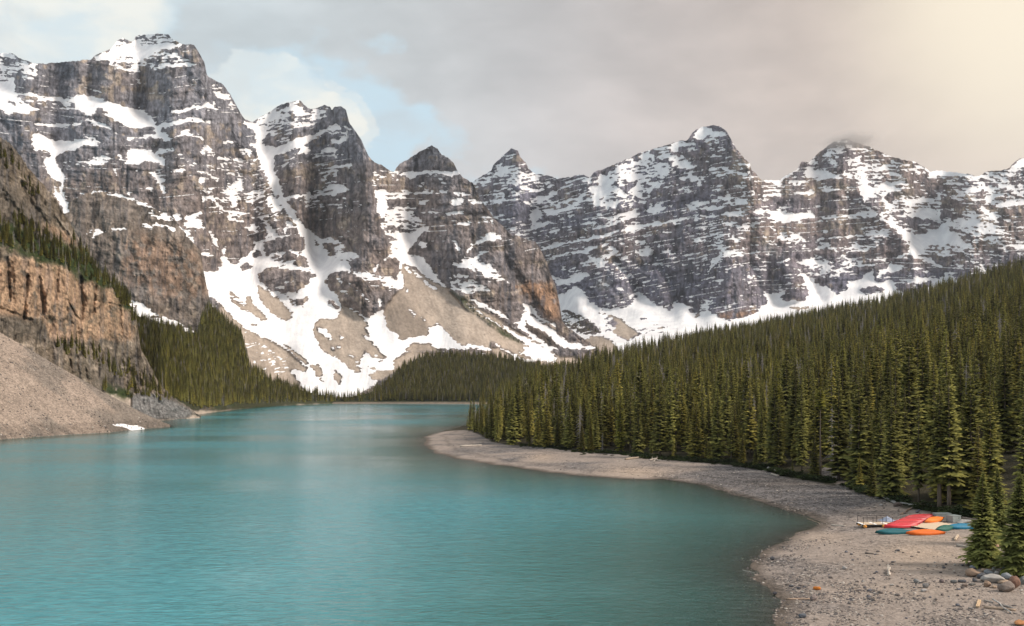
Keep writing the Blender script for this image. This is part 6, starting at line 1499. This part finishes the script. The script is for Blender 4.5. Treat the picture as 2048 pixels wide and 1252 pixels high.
# ------------------------------------------------------------------ canoes, dock, boxes
m, t, b = principled('canoe_shell', 0.42, 0.45); oi = t.node('ShaderNodeObjectInfo'); pos = t.node('ShaderNodeTexCoord').outputs['Object']; n1 = t.noise(t.mapping(pos, (1, 5, 5)), 2.0, 4, .6)
sc = t.node('ShaderNodeVectorMath', operation='SCALE'); t.l.new(oi.outputs['Color'], sc.inputs[0]); t.l.new(t.ramp(n1, .3, .75, .82, 1.12), sc.inputs['Scale']); t.l.new(sc.outputs[0], b.inputs['Base Color']); M_SHELL = m
m, t, b = principled('dark_trim', 0.6, 0.3); b.inputs['Base Color'].default_value = (0.035, 0.033, 0.035, 1); M_TRIM = m
m, t, b = principled('galvanised_metal', 0.5, 0.4); pos = t.node('ShaderNodeTexCoord').outputs['Object']; t.l.new(t.mix(t.noise(pos, 2.5, 4), (0.23, 0.265, 0.265), (0.34, 0.375, 0.37)), b.inputs['Base Color']); M_METAL = m
m, t, b = principled('pale_planks', 0.85, 0.15); oi = t.node('ShaderNodeObjectInfo'); pos = t.node('ShaderNodeTexCoord').outputs['Object']
t.l.new(t.mix(t.noise(t.mapping(pos, (1, 12, 8)), 1.2, 4), (0.50, 0.385, 0.275), (0.70, 0.57, 0.43)), b.inputs['Base Color']); M_PLANK = m
def hull():
    V = []; ns, nr_ = 21, 9; L, Bm, H_ = 5.1, .92, .40
    for i in range(ns):
        u = -1 + 2 * i / (ns - 1); half = (1 - abs(u) ** 1.9) ** .95 * Bm / 2 + .012; sheer = .16 * abs(u) ** 2.6; keel = H_ * (1 - .22 * abs(u) ** 5)
        for j in range(nr_):
            a_ = math.pi * j / (nr_ - 1); y = half * math.cos(a_); s_ = max(0.0, math.sin(a_)) ** .55
            V.append((u * L / 2, y, -sheer * (1 - s_) * 1.0 + s_ * keel))
    Fc = [(i * nr_ + j, (i + 1) * nr_ + j, (i + 1) * nr_ + j + 1, i * nr_ + j + 1) for i in range(ns - 1) for j in range(nr_ - 1)]
    return V, Fc, ns, nr_
V, Fc, ns, nr_ = hull(); H0 = poly_obj('hull', V, Fc, M_SHELL, smooth=True)
gw = []; 
gV, gF = [], []
for j in (0, nr_ - 1):
    v_, f_ = tube([(V[i * nr_ + j][0], V[i * nr_ + j][1] * 1.02, V[i * nr_ + j][2]) for i in range(ns)], [.035] * ns, 5); k = len(gV); gV += v_; gF += [tuple(k + x for x in ff) for ff in f_]
G0 = poly_obj('gunwale', gV, gF, M_TRIM)
v_, f_ = tube([(V[i * nr_ + 4][0], 0, V[i * nr_ + 4][2] - .005) for i in range(ns)], [.016] * ns, 5); K0 = poly_obj('keel', v_, f_, M_SHELL)
first = [True]
def canoe(px, py, ang, colr, label, group=None, lift=.12, k=1.0, roll=0.0):
    p = on_ground(px, py); o = empty('canoe', (p[0], p[1], p[2] + lift + .30 * math.sin(roll)), ang, (k, 1.06, 1)); o.rotation_euler = (roll, 0, ang); tag(o, label, 'canoe', group)
    for src in (H0, G0, K0):
        c = src if first[0] else src.copy()
        if not first[0]: col.objects.link(c)
        c.parent = o; c.color = colr + (1,)
    first[0] = False; return o
RED = (0.62, 0.035, 0.055); ORG = (0.85, 0.17, 0.02); TEAL = (0.012, 0.13, 0.16)
ords = ['first', 'second', 'third', 'fourth', 'fifth', 'sixth', 'seventh', 'eighth', 'ninth']
for i in range(9):
    px_ = 1802 + i * 5.2; py_ = 1056.5 - i * 2.25
    canoe(px_, py_, .10 + .02 * i, (RED[0] * (1 - .14 * (i % 3)), RED[1] * (1 + .3 * (i % 2)), RED[2]), ('frontmost' if i == 0 else 'farthest' if i == 8 else ords[i]) + (' red canoe of the overturned row, nearest the teal canoe' if i == 0 else ' red canoe of the overturned row, nearest the metal boxes' if i == 8 else ' red canoe counted from the front of the overturned row'), 'red canoes overturned side by side', .20 + .008 * i, .98, .30 + .3 * (i % 2))
canoe(1868, 1046.5, .62, (0.90, 0.22, 0.03), 'orange canoe lying overturned against the back of the red row', None, .26, 1.0, .75)
canoe(1789, 1067.5, -.03, TEAL, 'dark teal canoe overturned on the sand in front of the red row', None, .02, 1.0, .85)
canoe(1851, 1069.5, -.04, ORG, 'orange canoe overturned on the sand in front of the wooden platform', None, .02, 1.0, .85)
canoe(1889, 1061, .62, (0.015, 0.11, 0.09), 'dark green canoe overturned beside the orange one at the platform edge', None, .04, .9, .8)
canoe(1925, 1057.5, .02, (0.010, 0.19, 0.33), 'bright blue canoe overturned next to the lone spruce', None, .02, 1.0, .85)
def box_bm(sx, sy, sz, bev=.02):
    bm = bmesh.new(); bmesh.ops.create_cube(bm, size=1.0); bmesh.ops.scale(bm, vec=(sx, sy, sz), verts=bm.verts); bmesh.ops.translate(bm, vec=(0, 0, sz / 2), verts=bm.verts)
    if bev: bmesh.ops.bevel(bm, geom=bm.edges[:], offset=bev, segments=1, affect='EDGES')
    return bm
def box_obj(name, size, loc, mat, parent=None, rz=0.0, bev=.02):
    bm = box_bm(*size, bev); me = bpy.data.meshes.new(name); bm.to_mesh(me); bm.free(); me.materials.append(mat); o = bpy.data.objects.new(name, me); col.objects.link(o); o.location = loc; o.rotation_euler = (0, 0, rz)
    if parent: o.parent = parent
    return o
# wooden platform of planks under the canoes
pc = on_ground(1866, 1053); pf = empty('wooden_platform', (pc[0], pc[1], pc[2]), .42); tag(pf, 'pale plank platform on the beach with canoes lying on and around it', 'platform')
for i in range(22):
    box_obj('plank', (6.4 + .25 * ((i * 7) % 3), .235, .06), (.05 * ((i * 5) % 3), -2.7 + i * .247, .15 + .004 * (i % 2)), M_PLANK, pf, 0, .008)
for x in (-2.6, 0, 2.6): box_obj('beam', (.14, 5.4, .14), (x, 0, .004), M_WOOD, pf, 0, .01)
# floating dock pulled up on the beach, with its railing and drums
dc = on_ground(1758, 1052.5); dk = empty('dock', (dc[0], dc[1], dc[2]), .03); tag(dk, 'small floating dock with black railing and orange drums, pulled up on the beach', 'dock')
for i in range(16): box_obj('plank', (.33, 2.1, .07), (-2.65 + i * .345, 0, .42), M_PLANK if i % 5 else M_WOOD, dk, 0, .008)
for y in (-.95, .95): box_obj('beam', (5.7, .12, .22), (-.05, y, .195), M_TRIM, dk, 0, .01)
for x, y in ((-2.55, -1.02), (.15, -1.02), (-2.55, .9), (.15, .9)):
    v_, f_ = [], []
    nn_ = 14; rr = [(-.3, .02), (-.28, .17), (-.1, .21), (.1, .21), (.28, .17), (.3, .02)]
    for yy, r_ in rr: v_ += [(r_ * math.cos(6.283 * q / nn_), yy, r_ * math.sin(6.283 * q / nn_)) for q in range(nn_)]
    for a_ in range(len(rr) - 1): f_ += [(a_ * nn_ + q, a_ * nn_ + (q + 1) % nn_, (a_ + 1) * nn_ + (q + 1) % nn_, (a_ + 1) * nn_ + q) for q in range(nn_)]
    dr_ = poly_obj('drum', v_, f_, None, dk, True); dr_.location = (x, y - .15, .21)
    if 'drum_plastic' not in MATS: m, t, b = principled('drum_plastic', .5, .4); b.inputs['Base Color'].default_value = (0.75, 0.32, 0.05, 1)
    dr_.data.materials.append(MATS['drum_plastic'])
for x in (-2.7, -1.3, .1, 1.5):
    for y in (-.98, .98):
        v_, f_ = tube([(x, y, .4), (x, y, 1.48)], [.035, .035], 6); poly_obj('post', v_, f_, M_TRIM, dk)
for y in (-.98, .98):
    for z_ in (1.46, .95):
        if y < 0 and z_ < 1: continue
        v_, f_ = tube([(-2.7, y, z_), (2.0 if y > 0 else .1, y, z_)], [.028, .028], 6); poly_obj('rail', v_, f_, M_TRIM, dk)
v_, f_ = tube([(-2.7, -.98, 1.46), (-2.7, .98, 1.46)], [.028, .028], 6); poly_obj('rail', v_, f_, M_TRIM, dk)
# blue grey tarpaulins heaped on the dock
m, t, b = principled('tarpaulin', .55, .35); b.inputs['Base Color'].default_value = (0.27, 0.32, 0.43, 1)
for nm_, px_, py_, sx_, sy_, sz_, lb in (('tarpaulin', 1774, 1048, 1.1, .8, .62, 'peaked blue grey tarpaulin heaped behind the dock railing'), ('tarpaulin', 1797, 1044.5, 1.5, .8, .40, 'low blue grey tarpaulin bundle between the dock and the red canoes')):
    g_ = np.linspace(-1, 1, 15); X_, Y_ = np.meshgrid(g_, g_); R_ = np.hypot(X_, Y_); Z_ = np.maximum(0, 1 - R_ ** .9) ** .8 + .16 * (facet(X_ * 3 + 9, Y_ * 3 + 4, 2) - .5) * (R_ < .95) 
    q_ = on_ground(px_, py_); o = mesh_obj(nm_, np.stack([X_ * sx_, Y_ * sy_, np.maximum(Z_, -.02) * sz_ + .02], -1).reshape(-1, 3), grid_faces(15, 15), m); o.location = (float(q_[0]), float(q_[1]), float(q_[2]) + .5 * (px_ < 1790)); tag(o, lb, 'tarpaulin')
# two metal boxes
def metal_box(px, py, sx, sy, sz, rz, lb):
    q_ = on_ground(px, py); e_ = empty('metal_box', q_, rz); tag(e_, lb, 'metal box')
    box_obj('body', (sx, sy, sz), (0, 0, 0), M_METAL, e_); box_obj('lid', (sx + .06, sy + .06, .08), (0, 0, sz + .003), M_METAL, e_, 0, .015)
    box_obj('latch', (.09, .03, .14), (sx * .22, -sy / 2 - .018, sz * .62), M_TRIM, e_, 0, .004)
    for x in (-sx * .38, sx * .38): box_obj('skid', (.12, sy, .05), (x, 0, -.055), M_TRIM, e_, 0, .004)
metal_box(1884, 1037.5, 2.35, 1.0, .78, .04, 'larger grey metal box behind the canoes, with a flat lid'); metal_box(1907, 1043.5, 1.5, 1.3, .88, .32, 'smaller grey metal box set at an angle beside the larger one')
# pale rope heap by the blue canoe
v_, f_ = [], []
for q in range(5):
    a_ = [(0.3 * math.cos(6.283 * i / 12 + q) * (1 + .15 * q) + .12 * q, .3 * math.sin(6.283 * i / 12 + q), .05 + .05 * q) for i in range(13)]; v1_, f1_ = tube(a_, [.035] * 13, 5); k = len(v_); v_ += v1_; f_ += [tuple(k + x for x in ff) for ff in f1_]
m, t, b = principled('rope', .9, .1); b.inputs['Base Color'].default_value = (0.6, 0.58, 0.55, 1); o = poly_obj('rope_coil', v_, f_, m); q_ = on_ground(1922, 1046); o.location = Vector(q_); o.scale = (1.6, 1.6, 1.6); tag(o, 'pale coil of rope on the ground behind the blue canoe', 'rope')
# guard rail behind the boulders
q0, q1 = on_ground(2005, 1146), on_ground(2075, 1158); gr_ = empty('guard_rail', q0); tag(gr_, 'grey metal guard rail standing behind the boulder pile', 'railing')
dv = q1 - q0
for f_k in (0.02, .42, .80):
    v_, f_ = tube([dv * f_k + (0, 0, -.2), dv * f_k + (0, 0, 1.05)], [.06, .06], 8); poly_obj('post', v_, f_, M_METAL, gr_)
for z_ in (1.05, .62):
    v_, f_ = tube([(0, 0, z_), dv + (0, 0, z_)], [.05 if z_ > 1 else .03] * 2, 8); poly_obj('rail', v_, f_, M_METAL, gr_)

# ------------------------------------------------------------------ cloud cap on the far summit, and the air
c0 = slope_B.at(np.array([1692.]), np.array([290.]))[0]
bm = bmesh.new(); bmesh.ops.create_icosphere(bm, subdivisions=3, radius=1.0)
for v in bm.verts: v.co *= 1 + .25 * (float(vnoise(v.co.x * 2 + 9, v.co.y * 2 + v.co.z * 2 + 9, 2)) - .5)
me = bpy.data.meshes.new('cloud'); bm.to_mesh(me); bm.free(); o = bpy.data.objects.new('cloud', me); col.objects.link(o); k = c0[1] / F
o.scale = (72 * k, 60 * k, 21 * k); o.location = (float(c0[0]), float(c0[1]) - 25 * k, float(c0[2]) + 1 * k); o.rotation_euler = (0, -.05, 0); o['kind'] = 'stuff'; o['label'] = 'small grey cloud clinging to the far summit'
m = bpy.data.materials.new('cloud_vapour'); m.use_nodes = True; t = NT(m.node_tree); t.n.clear(); oo = t.node('ShaderNodeOutputMaterial'); pv = t.node('ShaderNodeVolumePrincipled')
pos = t.node('ShaderNodeTexCoord').outputs['Object']; ln = t.node('ShaderNodeVectorMath', operation='LENGTH'); t.l.new(pos, ln.inputs[0])
dn_ = t.math('MULTIPLY', t.ramp(t.math('ADD', ln.outputs['Value'], t.math('MULTIPLY', t.math('SUBTRACT', t.noise(pos, 2.2, 4, .6), .5), 1.3)), .95, .25), .016)
t.l.new(dn_, pv.inputs['Density']); pv.inputs['Color'].default_value = (.92, .88, .87, 1); pv.inputs['Anisotropy'].default_value = .2; t.l.new(pv.outputs[0], oo.inputs['Volume']); me.materials.append(m)
HZ = True
if HZ:
    bm = bmesh.new(); bmesh.ops.create_cube(bm, size=1.0); me = bpy.data.meshes.new('haze'); bm.to_mesh(me); bm.free(); hz = bpy.data.objects.new('haze', me); col.objects.link(hz)
    hz.scale = (16000, 11000, 2600); hz.location = (600, 4800, 1300 - 12); hz['kind'] = 'stuff'; hz['label'] = 'thin pale mountain air over the whole valley'
    m = bpy.data.materials.new('valley_air'); m.use_nodes = True; t = NT(m.node_tree); t.n.clear(); oo = t.node('ShaderNodeOutputMaterial'); pv = t.node('ShaderNodeVolumePrincipled'); pv.inputs['Density'].default_value = 0.000038; pv.inputs['Color'].default_value = (.80, .86, .95, 1); pv.inputs['Anisotropy'].default_value = 0.3
    t.l.new(pv.outputs[0], oo.inputs['Volume']); me.materials.append(m)
